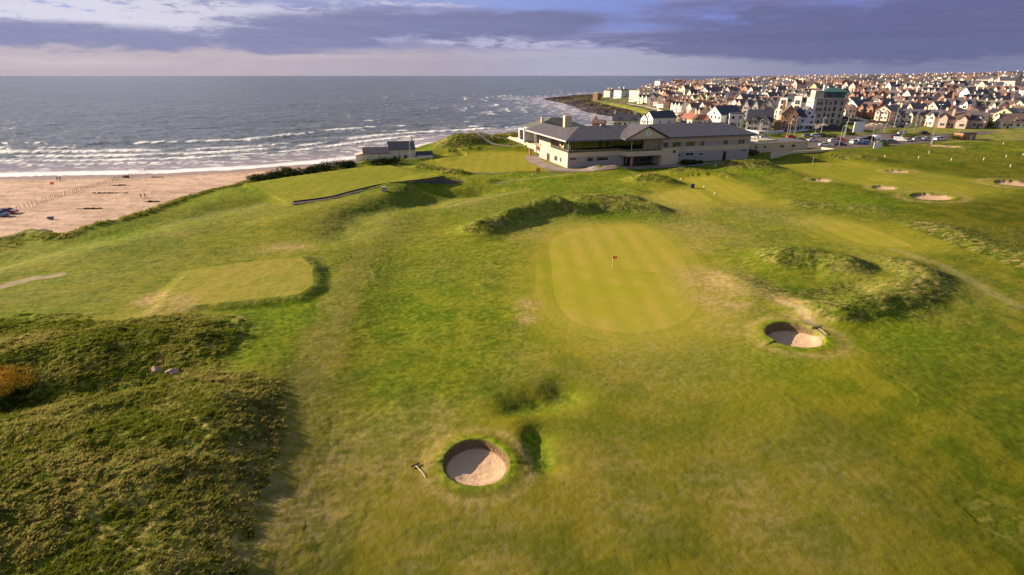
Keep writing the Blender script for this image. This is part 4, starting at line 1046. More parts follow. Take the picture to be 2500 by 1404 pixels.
# ------------------------------------------------------------------ houses
RAD = math.radians
def win_mesh(w, h, ax, out, key, fm, gm, cache={}):
    k = (round(w, 2), round(h, 2), ax, out, key)
    if k in cache: return cache[k]
    b = MB(); t = .1
    def bx(a0, a1, z0, z1, e, mi):
        e0, e1 = sorted((0, out * e))
        if ax == 'x': b.box(a0, a1, e0, e1, z0, z1, mi)
        else: b.box(e0, e1, a0, a1, z0, z1, mi)
    bx(-w / 2, w / 2, -t, 0, .10, 0); bx(-w / 2, w / 2, h, h + t, .09, 0); bx(-w / 2 - t, -w / 2, -t, h + t, .09, 0); bx(w / 2, w / 2 + t, -t, h + t, .09, 0)
    if w > 1.3: bx(-.05, .05, 0, h, .08, 0)
    bx(-w / 2, w / 2, 0, h, .05, 1)
    cache[k] = b.mesh('window', [fm, gm]); return cache[k]

def house(name, loc, rz, w, d, h, rh, roof='gx', wall=None, rf=None, bays=(), chims=((0, 0),), dormers=(), wins=2, porch=False, frame=None, gl=None, big=False, side=True, balcony=False):
    t = empty(name, loc, rz); wall = wall or M_WHITE; rf = rf or M_SLATE; fm = frame or M_WP; gm = gl or glass('house_glass', (.025, .028, .033))
    X, Y = w / 2, d / 2; b = MB(); o = .35
    if roof == 'gx': b.prism([(-X, -Y, -1.5), (-X, Y, -1.5), (-X, Y, h), (-X, 0, h + rh), (-X, -Y, h)][::-1], [(X, -Y, -1.5), (X, Y, -1.5), (X, Y, h), (X, 0, h + rh), (X, -Y, h)][::-1])
    elif roof == 'gy': b.prism([(-X, -Y, -1.5), (X, -Y, -1.5), (X, -Y, h), (0, -Y, h + rh), (-X, -Y, h)], [(-X, Y, -1.5), (X, Y, -1.5), (X, Y, h), (0, Y, h + rh), (-X, Y, h)])
    else: b.box(-X, X, -Y, Y, -1.5, h)
    for xc, bw, pj, bh, brh in bays:
        q = bw / 2; y0 = -Y - pj; y1 = -Y + min(3.0, d * .4)
        b.prism([(xc - q, y0, -1.5), (xc + q, y0, -1.5), (xc + q, y0, bh), (xc, y0, bh + brh), (xc - q, y0, bh)], [(xc - q, y1, -1.5), (xc + q, y1, -1.5), (xc + q, y1, bh), (xc, y1, bh + brh), (xc - q, y1, bh)])
    for xc, dw, dz in dormers:
        y0 = -Y + .5; b.prism([(xc - dw / 2, y0, h), (xc + dw / 2, y0, h), (xc + dw / 2, y0, h + dz), (xc, y0, h + dz + dw * .4), (xc - dw / 2, y0, h + dz)], [(xc - dw / 2, 0, h), (xc + dw / 2, 0, h), (xc + dw / 2, 0, h + dz), (xc, 0, h + dz + dw * .4), (xc - dw / 2, 0, h + dz)])
    b.build('wall', wall, t)
    r = MB(); th = .2; z0 = h + .06; s = rh / Y if roof == 'gx' else rh / X
    def sl(p): r.slab([(a, b_, c + .16) for a, b_, c in p], th)
    if roof == 'gx':
        sl([(-X - o, -Y - o, h - o * s), (X + o, -Y - o, h - o * s), (X + o, 0, h + rh), (-X - o, 0, h + rh)]); sl([(-X - o, 0, h + rh), (X + o, 0, h + rh), (X + o, Y + o, h - o * s), (-X - o, Y + o, h - o * s)])
    elif roof == 'gy':
        sl([(-X - o, -Y - o, h - o * s), (0, -Y - o, h + rh), (0, Y + o, h + rh), (-X - o, Y + o, h - o * s)]); sl([(0, -Y - o, h + rh), (X + o, -Y - o, h - o * s), (X + o, Y + o, h - o * s), (0, Y + o, h + rh)])
    elif roof == 'hip':
        e = max(X - Y, .2) if X >= Y else 0; e2 = max(Y - X, .2) if Y > X else 0
        a, b2 = X + o + .1, Y + o + .1
        base = [(-a, -b2, h), (a, -b2, h), (a, b2, h), (-a, b2, h)]
        R1, R2 = ((-e, 0, h + rh), (e, 0, h + rh)) if X >= Y else ((0, -e2, h + rh), (0, e2, h + rh))
        fs = [(base[0], base[1], R2, R1), (base[1], base[2], R2), (base[2], base[3], R1, R2), (base[3], base[0], R1)] if X >= Y else [(base[0], base[1], R1), (base[1], base[2], R2, R1), (base[2], base[3], R2), (base[3], base[0], R1, R2)]
        for f in fs: r.poly(f)
        r.poly([base[3], base[2], base[1], base[0]]); r.box(-a, a, -b2, b2, h - .2, h - .01)
    else: r.box(-X - .15, X + .15, -Y - .15, Y + .15, h + .01, h + .35)
    for xc, bw, pj, bh, brh in bays:
        q = bw / 2 + .25; y0 = -Y - pj - .3; y1 = -Y + (3.2 if d > 8 else 2.2); sb = brh / (bw / 2) * .25
        yr = 0 if bh + brh > h + .5 * rh else y1
        sl([(xc - q, y0, bh - sb), (xc, y0, bh + brh), (xc, yr, bh + brh), (xc - q, y1 * .6 - Y * .4, bh - sb)]); sl([(xc, y0, bh + brh), (xc + q, y0, bh - sb), (xc + q, y1 * .6 - Y * .4, bh - sb), (xc, yr, bh + brh)])
    for xc, dw, dz in dormers:
        q = dw / 2 + .2; y0 = -Y + .2
        sl([(xc - q, y0, h + dz - .1), (xc, y0, h + dz + dw * .4), (xc, 0, h + dz + dw * .4), (xc - q, 0, h + dz - .1)]); sl([(xc, y0, h + dz + dw * .4), (xc + q, y0, h + dz - .1), (xc + q, 0, h + dz - .1), (xc, 0, h + dz + dw * .4)])
    r.build('roof', rf, t)
    for cx, cy in chims:
        zt = h + rh + 1.3; zb = h + rh * .3
        c = MB().box(cx - .55, cx + .55, cy - .35, cy + .35, zb, zt).box(cx - .65, cx + .65, cy - .45, cy + .45, zt, zt + .15)
        ch = c.build('chimney', wall if wall is not M_WHITE or big else M_WHITE, t)
        pt = MB().tube((cx - .25, cy, zt + .15), (cx - .25, cy, zt + .6), .15, .12, 6).tube((cx + .25, cy, zt + .15), (cx + .25, cy, zt + .6), .15, .12, 6).build('chimney_pots', M_POT, ch) if big else None
    def wn(x, y, z, ww, hh, ax='x', out=-1): 
        return link('window', win_mesh(ww, hh, ax, out, fm.name + gm.name, fm, gm), t, (x, y, z))
    st = max(1, int(h // 2.6)) if wins > 0 else 0
    xs = []
    occ = [(a - bw / 2, a + bw / 2) for a, bw, *_ in bays]
    n = max(1, int(w // (2.8 if big else 4)))
    for k in range(n):
        x = -X + w * (k + .5) / n
        if not any(a - .7 < x < c + .7 for a, c in occ): xs.append(x)
    for f in range(st):
        zf = .9 + f * (h / st)
        for x in xs[:wins + 1 + big * 2]: wn(x, -Y, zf, 1.3 if big else 1.5, 1.4)
        for xc, bw, pj, bh, brh in bays:
            if zf + 1.3 < bh + brh * .6: wn(xc, -Y - pj, zf, bw * .55, 1.4)
    if roof == 'gy' and wins > 1: wn(0, -Y, h + .2, 1.2, 1.2)
    for xc, dw, dz in dormers: wn(xc, -Y + .5, h + .25, dw * .6, max(.6, dz - .2))
    if side:
        for f in range(st if big else min(1, st)):
            for y in ((-Y * .4, Y * .4) if (big or wins > 1) else (0,)): wn(X, y, .9 + f * (h / st), 1.1, 1.3, 'y', 1)
            if big: wn(-X, -Y * .3, .9 + f * (h / st), 1.1, 1.3, 'y', -1)
    if wins > 0: MB().box((xs[0] if xs else 0) + 1.2, (xs[0] if xs else 0) + 2.2, -Y - .06, -Y + .0, -.2, 2.1).build('door', M_DOOR, t)
    if balcony:
        MB().box(-X + .3, X - .3, -Y - 1.5, -Y, 2.6, 2.8).box(-X + .3, X - .3, -Y - 1.5, -Y - 1.42, 2.8, 3.7).build('balcony', M_WP, t)
    return t

HG = 'houses of the seaside town'
# -- the buildings along the front, each on its own plot
def put(px, py, z0=0): x, y, z = one(px, py, z0); return (x, y, z)
def hb(px, py, rz, label, cat='house', name='house', **kw):
    t = house(name, put(px, py), RAD(rz), big=True, **kw); return tag(t, label, cat, HG if cat == 'house' else None)
M_LILAC = plain('pale_lilac_render', (.62, .60, .66), .85, .05, .3, dirt=.1)
M_YEL = plain('straw_render', (.70, .54, .28), .85, .06, .3)
hb(1765, 306, -64, 'big white house with black roof and tall glazed bay behind the clubhouse roof', w=11.5, d=17, h=6.6, rh=4.6, roof='gy', rf=M_SLATE_DK, wall=M_WHITE, chims=())
_t = COL.objects[-1]
hb(1793, 309, -14, 'white lower wing with tall narrow windows right of the black roofed white house', w=8, d=9, h=7.4, rh=.3, roof='flat', rf=M_SLATE_DK, wall=M_LILAC, chims=(), frame=M_DKF)
hb(1850, 319, -22, 'grey stone house with steep dark roof, gabled dormers and white chimneys beside the car park', w=12.5, d=11, h=5.4, rh=5.4, roof='gx', rf=M_SLATE_DK, wall=M_GREYR, bays=((3.0, 4.2, 1.0, 5.4, 2.6),), dormers=((-2.6, 2.4, 1.5),), chims=((-6, 0), (1, .5)))
hb(1919, 316, -22, 'tall orange brick house with brown gable end and mossy roof', w=8.0, d=15, h=8.6, rh=4.4, roof='gy', rf=M_SLATE_GR, wall=M_ORANGE, chims=((-3.0, -1), (-3.0, 4)))
hb(1900, 317, -30, 'low orange brick outhouse against the tall orange brick house', 'building', 'outhouse', w=4.5, d=6, h=3.4, rh=2.0, roof='gy', rf=M_SLATE_BR, wall=M_ORANGE, chims=(), wins=0)
hb(1943, 316, -18, 'pale lilac house with black hipped roof between brick house and white gable', w=6.2, d=12, h=7.2, rh=4.6, roof='hip', rf=M_SLATE_DK, wall=M_LILAC, chims=())
hb(1963, 316, -18, 'tall pale house with mossy gable roof and wooden balcony beside the apartment block', w=7.0, d=13, h=8.2, rh=4.0, roof='gy', rf=M_SLATE_GR, wall=M_LILAC, chims=(), balcony=True)

def flats():
    x, y, z = put(2006, 302); t = empty('apartment_block', (x, y, z), RAD(-14)); tag(t, 'five storey grey and white apartment block with green glazed penthouse', 'building')
    b = MB(); b.box(-8, 6.2, -6, 9, -1, 14.6); b.build('wall', M_GREYR, t); MB().box(6.2, 9.4, -5, 9, -1, 14.2).build('stair_tower', M_GREYR, t)
    MB().box(-8.15, -7.0, -6.4, -6.003, -1, 14.9).box(-8.4, -8.003, -6.4, 9, -1, 14.9).build('white_fin', M_WHITE, t)
    MB().box(-8.6, 9.6, -6.6, 9.2, 14.61, 15.0).build('roof', M_GREYR, t)
    p = MB().box(-3, 8.2, -5, 7, 15.0, 18.6).prism([(-4, -6, 18.6), (9, -6, 18.6), (9, 8, 18.6), (-4, 8, 18.6)], [(-1, -3, 20.6), (6, -3, 20.6), (6, 5, 20.6), (-1, 5, 20.6)]).build('penthouse', M_GREEN, t)
    for q in (-1.6, 2.6): MB().box(q, q + 3.2, -5.08, -5.003, 15.6, 17.8).build('pane', glass(), p)
    MB().box(-3.2, -1.6, -2, 0, 18, 22.5).build('lift_house', M_WHITE, t); MB().box(-8, -3.2, -5, 6, 15, 19.3).build('upper_room', M_GREYR, t)
    fm = M_DKF; gm = glass('house_glass', (.025, .028, .033))
    for f in range(4):
        for q, ww, hh in ((-5.6, .8, 1.3), (-4.0, 1.1, 1.4), (-1.3, .7, 2.2), (1.0, .7, 1.6), (3.6, 1.2, 2.2), (7.4, .9, 1.5)): link('window', win_mesh(ww, hh, 'x', -1, 'f', fm, gm), t, (q, -6.0 if q < 6.2 else -5.0, .9 + f * 3.5))
        for yv in (-3, 1, 5): link('window', win_mesh(1.4, 1.8, 'y', -1, 'g', fm, gm), t, (-8.4, yv, .9 + f * 3.5))
    x, y, z = put(1952, 292); t = empty('apartment_wing', (x, y, z), RAD(-40)); tag(t, 'stepped white apartment wing with square window bays and green glazing left of the grey block', 'building')
    MB().box(-13, 13, -6, 6, -4, 11.0).build('wall', M_WHITE, t); MB().box(-13.2, 13.2, -5, 6.2, 11.01, 11.4).build('roof', M_SLATE, t)
    for k, q in enumerate((-10, -1.5, 8)):
        bb = MB().box(q - 2.2, q + 2.2, -7.2, -4, 2, 13.5 + k * 1.2).build('bay', M_WHITE, t)
        for zz in (3, 6.4, 9.8): link('window', win_mesh(2.6, 2.4, 'x', -1, 'b', M_PINKR, gm), bb, (q, -7.2, zz))
        MB().box(q + 2.25, q + 4.4, -5.6, -4.6, 11.4, 14).build('glazed_roof_light', M_GREEN, t)
flats()
hb(2050, 288, -64, 'cream terrace with red bay windows right of the apartment block', w=15, d=9, h=6.2, rh=2.6, roof='gx', rf=M_SLATE_BR, wall=M_CREAM, bays=((-5.6, 2.4, .8, 5.4, 1.2), (-1.8, 2.4, .8, 5.4, 1.2), (1.9, 2.4, .8, 5.4, 1.2), (5.6, 2.4, .8, 5.4, 1.2)), chims=((-5, 0), (0, 0), (5, 0)), frame=M_BRICK)
hb(2088, 284, -66, 'tall white gabled house with dark slate roof and grey side wall', w=9.5, d=14, h=7.0, rh=4.0, roof='gy', rf=M_SLATE_DK, wall=M_WHITE, bays=((-3.0, 3.6, 1.0, 6.4, 2.0),), chims=((0, 3),))
hb(2124, 287, -62, 'red brick house with twin white topped gables', w=11, d=11, h=6.2, rh=3.4, roof='gx', rf=M_SLATE_BR, wall=M_BRICK, bays=((-3.2, 3.2, 1.2, 6.0, 2.6), (3.0, 3.2, 1.2, 6.0, 2.6)), chims=((5, 0),))
hb(2172, 293, -66, 'cream gabled house with long grey side and tall brick chimney', w=9.5, d=17, h=5.8, rh=3.0, roof='gy', rf=M_SLATE_BR, wall=M_PINKR, bays=((-2.6, 2.6, .8, 5.0, 1.2), (2.6, 2.6, .8, 5.0, 1.2)), chims=((2, 5),))
hb(2226, 303, -70, 'cream semi with twin gabled bays nearest the pale garden wall', w=12, d=12, h=5.8, rh=2.6, roof='gx', rf=M_SLATE, wall=M_CREAM, bays=((-4, 3.0, 1.8, 5.4, 1.9), (3.4, 3.0, 1.8, 5.4, 1.9)), chims=((-5, 1), (5, 1)))
hb(2277, 306, -70, 'cream semi with twin gabled bays left of the rambling pink house', w=12, d=12, h=5.8, rh=2.6, roof='gx', rf=M_SLATE, wall=M_CREAM, bays=((-4, 3.0, 1.8, 5.4, 1.9), (3.4, 3.0, 1.8, 5.4, 1.9)), chims=((-5, 1), (5, 1)))
hb(2325, 310, -42, 'rambling pink and white house with tall chimney and curved gable', w=13, d=11, h=4.6, rh=3.6, roof='gx', rf=M_SLATE_BR, wall=M_PINKR, bays=((-4.4, 3.6, 2.0, 5.2, 2.0), (4.2, 3.8, 1.6, 4.6, 2.2)), chims=((-1, -3),))
hb(2372, 310, -46, 'pinkish house with white gables and blue grey roof beside a dark hedge', w=12, d=10, h=4.2, rh=4.0, roof='gx', rf=M_SLATE, wall=M_PINKR, bays=((-3, 3.2, 1.0, 4.6, 2.2),), chims=((4.5, 0),), dormers=((2.6, 2.2, 1.2),))
hb(2452, 300, -60, 'yellow gabled house behind the brown roofed bungalow', w=9, d=10, h=5.4, rh=3.0, roof='gy', rf=M_SLATE_BR, wall=M_YEL, chims=((0, 2),))
hb(2478, 311, -18, 'long brown roofed bungalow with white pillars and wide dormer at the right edge', w=18, d=11, h=3.2, rh=4.0, roof='gx', rf=M_SLATE_BR, wall=M_CREAM, chims=((6, 1),), dormers=((-2, 3.0, 1.0), (3, 3.0, 1.0)))
hb(1610, 303, -64, 'white cottage with long black slate roof behind the clubhouse clock gable', w=8.5, d=18, h=4.2, rh=3.6, roof='gy', rf=M_SLATE_DK, wall=M_WHITE, chims=((0, -2),))
hb(1582, 303, -64, 'small white gabled cottage left of the long black roofed one', w=6, d=7, h=3.4, rh=2.6, roof='gy', rf=M_SLATE_DK, wall=M_WHITE, chims=((0, 2),))
hb(1528, 308, -20, 'dark roofed cottage with small dormers and cream end chimneys by the bay', w=15, d=8, h=3.6, rh=3.4, roof='gx', rf=M_SLATE_DK, wall=M_CREAM, chims=((-7, 0), (5, 0)), dormers=((-4, 1.8, .8), (4, 1.8, .8)))
hb(1538, 301, -20, 'long low grey roofed shed behind the dark roofed cottage', w=17, d=8, h=3.2, rh=2.2, roof='gx', rf=M_SLATE, wall=M_GREYR, chims=((-6, 0), (4, 0)), wins=0)
hb(1462, 311, -20, 'small brown roofed hut at the sea edge behind the clubhouse', 'building', 'hut', w=7, d=5, h=2.6, rh=1.8, roof='gx', rf=M_SLATE_BR, wall=M_BRICK, chims=((-2, 0),), wins=0)
hb(1686, 304, -58, 'house with bright orange tiled roof left of the big white house', w=9, d=9, h=3.6, rh=3.0, roof='gx', rf=M_TILE_RED, wall=M_CREAM, chims=((-3, 0), (3, 0)))
hb(1708, 305, -20, 'orange roofed cottage with round white bay by the big white house', w=9, d=8, h=3.2, rh=2.8, roof='gx', rf=M_TILE_RED, wall=M_WHITE, chims=((3.8, 0),))
hb(1674, 291, -30, 'pink house with brown hipped roof above the orange roofed cottages', w=12, d=9, h=5.2, rh=2.6, roof='hip', rf=M_SLATE_BR, wall=M_PINKR, chims=((-3, 0), (0, 0), (3, 0)))
hb(1838, 287, -40, 'grey gabled church hall with two tall white lancet gables', 'building', 'church_hall', w=12, d=15, h=8, rh=4.4, roof='gx', rf=M_SLATE_GR, wall=M_GREYR, bays=((-3.6, 4.0, 1.0, 8.4, 4.2), (3.0, 4.0, 1.0, 8.4, 4.2)), chims=())
hb(1563, 246, -66, 'large white seafront hotel with rows of square windows', 'building', 'hotel', w=20, d=20, h=12, rh=.4, roof='flat', rf=M_SLATE, wall=M_CREAM, chims=((-6, 0), (6, 0)))
hb(1516, 238, -60, 'white seafront guest house nearest the rocky point', w=16, d=14, h=10, rh=3, roof='hip', rf=M_SLATE, wall=M_WHITE, chims=((-5, 0), (5, 0)))
hb(1488, 236, -60, 'cream seafront guest house at the far left end of town', w=15, d=12, h=9, rh=3, roof='hip', rf=M_SLATE_BR, wall=M_CREAM, chims=((-4, 0), (4, 0)))
hb(1457, 244, -50, 'square ruined brown stone tower on the rocky point', 'tower', 'stone_tower', w=9, d=8, h=9, rh=.4, roof='flat', rf=M_BRICK, wall=plain('rough_brown_stone', (.22, .13, .08), .95, .3, 1.2), chims=(), wins=0)
hb(1610, 205, -60, 'white house with tall chimneys standing against the sea horizon', w=20, d=16, h=10, rh=2, roof='hip', rf=M_SLATE, wall=M_WHITE, chims=((-8, 0), (0, 0), (8, 0)))
hb(1652, 209, -66, 'brown brick gabled villa below the sea horizon', w=18, d=14, h=8, rh=4.5, roof='gx', rf=M_SLATE_BR, wall=M_BRICK, bays=((-4.5, 5, 2, 8, 3), (4.5, 5, 2, 8, 3)), chims=((0, 0),))

# -- prototypes for the streets up the hill
PR = {}
def proto(key, big, **kw):
    PR[key] = (house('house', (0, 0, -500), 0, wins=2 if big else 1, side=big, **kw), kw)
for b_, sfx in ((True, ''), (False, '_far')):
    proto('semi' + sfx, b_, w=12, d=10.5, h=5.6, rh=3.0, roof='gx', bays=((-3.8, 3.2, 1.2, 5.6, 2.2), (3.8, 3.2, 1.2, 5.6, 2.2)), chims=((0, 0),))
    proto('gabled' + sfx, b_, w=8, d=11, h=5.6, rh=3.6, roof='gy', chims=((0, 3),))
    proto('bungalow' + sfx, b_, w=13, d=9, h=2.9, rh=2.3, roof='hip', chims=((3, 0),))
    proto('hipped' + sfx, b_, w=11, d=9, h=5.4, rh=2.4, roof='hip', chims=((-3, 0),))
    proto('terraced' + sfx, b_, w=17, d=9, h=6.0, rh=3.0, roof='gx', bays=((-5.8, 3, .7, 6, 2.4), (0, 3, .7, 6, 2.4), (5.8, 3, .7, 6, 2.4)), chims=((-3, 0), (3, 0)))
    proto('dormer' + sfx, b_, w=11, d=9, h=3.2, rh=3.8, roof='gx', dormers=((-2.8, 2, 1.2), (2.8, 2, 1.2)), chims=((5, 0),))
    proto('tall' + sfx, b_, w=7, d=10, h=8.2, rh=3.6, roof='gy', bays=((0, 2.6, .9, 6.0, .8),), chims=((2.4, 2),))
WORDS = {'semi': 'twin gabled house', 'gabled': 'gable fronted house', 'bungalow': 'bungalow', 'hipped': 'square house', 'terraced': 'short gabled terrace', 'dormer': 'dormer cottage', 'tall': 'tall narrow house'}
WALLS = [('white', M_WHITE, 32), ('cream', M_CREAM, 22), ('pink', M_PINKR, 20), ('red brick', M_BRICK, 11), ('orange brick', M_ORANGE, 2), ('grey', M_GREYR, 14), ('yellow', M_YEL, 3)]
ROOFS = [('grey slate', M_SLATE, 30), ('black slate', M_SLATE_DK, 14), ('brown tiled', M_SLATE_BR, 46), ('orange tiled', M_TILE_RED, 2), ('mossy slate', M_SLATE_GR, 12)]
def ordn(n): return {1: '1st', 2: '2nd', 3: '3rd', 21: '21st', 22: '22nd', 23: '23rd', 31: '31st', 32: '32nd', 33: '33rd'}.get(n, '%dth' % n)
def pick(rg, tbl): return rg.choices(tbl, [t[2] for t in tbl])[0]
def instance(key, loc, rz, wl, rf, sc):
    src, kw = PR[key]
    t = src.copy(); COL.objects.link(t); t.location = loc; t.rotation_euler = (0, 0, rz); t.scale = (sc,) * 3
    for ch in src.children:
        c = ch.copy(); COL.objects.link(c); c.parent = t
        nm = ch.name.split('.')[0]
        if nm in ('wall', 'roof', 'chimney'):
            c.material_slots[0].link = 'OBJECT'; c.material_slots[0].material = rf if nm == 'roof' else (M_BRICK if (nm == 'chimney' and wl in (M_WHITE, M_CREAM) and hash(key) % 2) else wl)
    return t
rg = random.Random(11)
edge_y = [300, 292, 285, 275, 265, 255, 248, 241, 233, 226, 219, 212, 207, 202, 198, 195]
edge_x = [1700, 1712, 1702, 1660, 1626, 1590, 1560, 1545, 1545, 1560, 1585, 1612, 1650, 1700, 1740, 1800]
def left_edge(y): return float(np.interp(-y, [-q for q in edge_y], edge_x))
ROWS = [296, 287, 278.5, 270, 262, 254.5, 247.5, 241, 235, 229.5, 224.5, 220, 216, 212.5, 209.5, 206.8, 204.3, 202, 200, 198.2, 196.6]
spots = []; keys = list(WORDS)
for k, ry in enumerate(ROWS):
    x = left_edge(ry) + rg.uniform(4, 20); stop = 2540
    if k == 0: x = 2330
    while x < stop:
        key = rg.choices(keys, [16, 18, 7, 14, 12, 12, 9] if ry > 252 else [9, 9, 24, 24, 8, 18, 2])[0]
        w = PR[key][1]['w']
        spots.append([x, ry + rg.uniform(-1.8, 1.8) * (1 if ry > 215 else .4) + .0045 * (2100 - x) * (ry < 262) * (1 if ry > 215 else .2), key, k, w]); 
        rr = 360 + (300 - ry) * 7.2
        x += (w * .55 + 4.6 + rg.random() ** 2 * 6) * 1300 / rr * 1.05
SX, SY, SZ = G([s[0] for s in spots], [s[1] for s in spots])
occupied = [tuple(o.location[:2]) for o in COL.objects if o.get('label') and o.type == 'EMPTY' and o.location.x > 20]
HOUSES = []; far = []
cnt = {}
for s, x, y, z in zip(spots, SX, SY, SZ):
    r = math.hypot(x, y); px, py, key, k, w = s
    if r > 1540 or z > CH + 1: continue
    if min(math.hypot(x - a, y - b) for a, b in occupied) < 15: continue
    if any(math.hypot(x - a, y - b) < 9.5 for a, b in [h[:2] for h in HOUSES[-70:]]): continue
    if px > 2385 and 205 < py < 232 and (px - 2385) * .11 > (py - 214) * .5 and rg.random() < .9: continue
    if 1890 < px < 1960 and 203 < py < 212: continue
    wl = pick(rg, WALLS); rf = pick(rg, ROOFS); th = RAD(rg.choice([-80, -72, -66, -60, -84, -30]) + rg.uniform(-8, 8)); sc = rg.uniform(.92, 1.12)
    HOUSES.append((x, y, z, key, k, px, wl, rf, th, sc))
near = [h for h in HOUSES if h[4] <= 12][:262]; farh = [h for h in HOUSES if h not in near]
from collections import defaultdict
byrow = defaultdict(list)
for h in near: byrow[h[4]].append(h)
for k, L_ in byrow.items():
    L_.sort(key=lambda h: h[5])
    for n, (x, y, z, key, kk, px, wl, rf, th, sc) in enumerate(L_):
        t = instance(key + ('' if kk < 5 else '_far'), (x, y, z - .1), th, wl[1], rf[1], sc)
        tag(t, '%s %s with %s roof, %s from left in hillside row %d' % (wl[0], WORDS[key], rf[0], ordn(n + 1), kk + 1), 'house', HG)
for src, kw in PR.values():
    for ch in list(src.children): bpy.data.objects.remove(ch)
    bpy.data.objects.remove(src)

def far_town(L_):
    V = []; Fq = []; mi = []; mats = [M_WHITE, M_CREAM, M_PINKR, M_BRICK, M_GREYR, M_SLATE, M_SLATE_DK, M_SLATE_BR, M_TILE_RED, glass('house_glass', (.025, .028, .033))]
    b = MB()
    for x, y, z, key, k, px, wl, rf, th, sc in L_:
        s0 = len(b.v); w = rg.uniform(9, 17) * sc; d = rg.uniform(8, 11) * sc; h = rg.choice([3, 5.4, 5.8]) * sc; rh = rg.uniform(2.2, 3.6)
        wi = mats.index(wl[1]) if wl[1] in mats else 1; ri = mats.index(rf[1]) if rf[1] in mats else 5
        X, Y = w / 2, d / 2
        b.prism([(-X, -Y, -2), (-X, Y, -2), (-X, Y, h), (-X, 0, h + rh), (-X, -Y, h)][::-1], [(X, -Y, -2), (X, Y, -2), (X, Y, h), (X, 0, h + rh), (X, -Y, h)][::-1], wi)
        b.slab([(-X - .3, -Y - .4, h), (X + .3, -Y - .4, h), (X + .3, 0, h + rh + .2), (-X - .3, 0, h + rh + .2)], .2, ri); b.slab([(-X - .3, 0, h + rh + .2), (X + .3, 0, h + rh + .2), (X + .3, Y + .4, h), (-X - .3, Y + .4, h)], .2, ri)
        if rg.random() < .6:
            xc = rg.uniform(-X + 2, X - 2); q = 1.8; b.prism([(xc - q, -Y - 1, -2), (xc + q, -Y - 1, -2), (xc + q, -Y - 1, h), (xc, -Y - 1, h + 2), (xc - q, -Y - 1, h)], [(xc - q, -Y + 2, -2), (xc + q, -Y + 2, -2), (xc + q, -Y + 2, h), (xc, -Y + 2, h + 2), (xc - q, -Y + 2, h)], wi)
        for q in (-.6, 0, .6): b.box(X * q - .7, X * q + .7, -Y - .08, -Y - .004, 1, 2.4, 9)
        b.box(-.5, .5, -.4, .4, h + rh - .5, h + rh + 1.4, wi)
        M = Matrix.Translation((x, y, z)) @ Matrix.Rotation(th, 4, 'Z'); b.xf(M, s0)
    o = b.build('distant_houses', mats); o['kind'] = 'stuff'
    tag(o, 'mass of small white, cream and brown roofed houses along the top of the hill', 'houses')
far_town(farh)

# ------------------------------------------------------------------ garden shrubs and trees of the town
def leaf_mat(name, c1, c2, sc=1.2):
    if name in MATS: return MATS[name]
    m, N, b = new_mat(name); pos = N.node('ShaderNodeNewGeometry').outputs['Position']
    N.put(b.inputs['Base Color'], N.mix(N.mr(N.noise(sc, 3, .6, pos), .38, .62), c1, c2)); b.inputs['Roughness'].default_value = .8; b.inputs['Specular IOR Level'].default_value = .1
    MATS[name] = m; return m
M_LEAF = leaf_mat('dark_foliage', (.018, .032, .008), (.060, .085, .018)); M_LEAF2 = leaf_mat('olive_foliage', (.05, .07, .012), (.13, .145, .03)); M_BARK = plain('bark', (.10, .07, .05), .9, .2, 3)

def clumps(rng, n, R, Hh, leaf, lobes=7, squash=.8):
    """leaf-sized triangles spread through several overlapping lobes"""
    c = rng.normal(0, 1, (lobes, 3)) * np.array([R * .42, R * .42, Hh * .18]) + np.array([0, 0, Hh * .55])
    rad = R * rng.uniform(.35, .62, lobes)
    k = rng.integers(0, lobes, n); dirs = rng.normal(0, 1, (n, 3)); dirs /= np.linalg.norm(dirs, axis=1)[:, None]
    rr = rad[k] * rng.uniform(.45, 1.05, n) ** .6
    p = c[k] + dirs * rr[:, None] * np.array([1, 1, squash]); p[:, 2] = np.maximum(p[:, 2], Hh * .06)
    a = rng.normal(0, 1, (n, 3)); a /= np.linalg.norm(a, axis=1)[:, None]; b_ = np.cross(a, dirs); b_ /= np.linalg.norm(b_, axis=1)[:, None] + 1e-6
    s = leaf * rng.uniform(.6, 1.4, n)[:, None]
    return np.stack([p - a * s, p + a * s * .8 + b_ * s * .4, p + b_ * s * 1.3], 1).reshape(-1, 3)

def shrub_mesh(name, seed, R, Hh, leaf=.35, n=420, mat=None):
    rng = np.random.default_rng(seed); V = clumps(rng, n, R, Hh, leaf)
    return np_mesh(name, V, np.arange(len(V)).reshape(-1, 3), None, mat or M_LEAF, False)
SHRUBS = [(shrub_mesh('crown', 1, 2.2, 3.0), 'dense dark green garden shrub'), (shrub_mesh('crown', 2, 3.2, 4.6, .4, 620), 'rounded dark garden tree'), (shrub_mesh('crown', 3, 2.8, 2.4, .35, 420, M_LEAF2), 'low olive green garden bush'), (shrub_mesh('crown', 4, 1.9, 5.4, .35, 460), 'narrow upright dark tree')]
TRK = MB().tube((0, 0, -.4), (.05, 0, 1.8), .22, .12, 7).tube((.05, 0, 1.5), (.7, .3, 2.6), .09, .04, 5).tube((.05, 0, 1.4), (-.6, .2, 2.7), .09, .04, 5).mesh('trunk', M_BARK)
def shrub(kind, x, y, z, sc, label, group='shrubs in the town gardens'):
    t = empty('shrub', (x, y, z), rg.uniform(0, 6)); t.scale = (sc,) * 3
    link('crown', SHRUBS[kind][0], t); link('trunk', TRK, t); return tag(t, label, 'shrub', group)
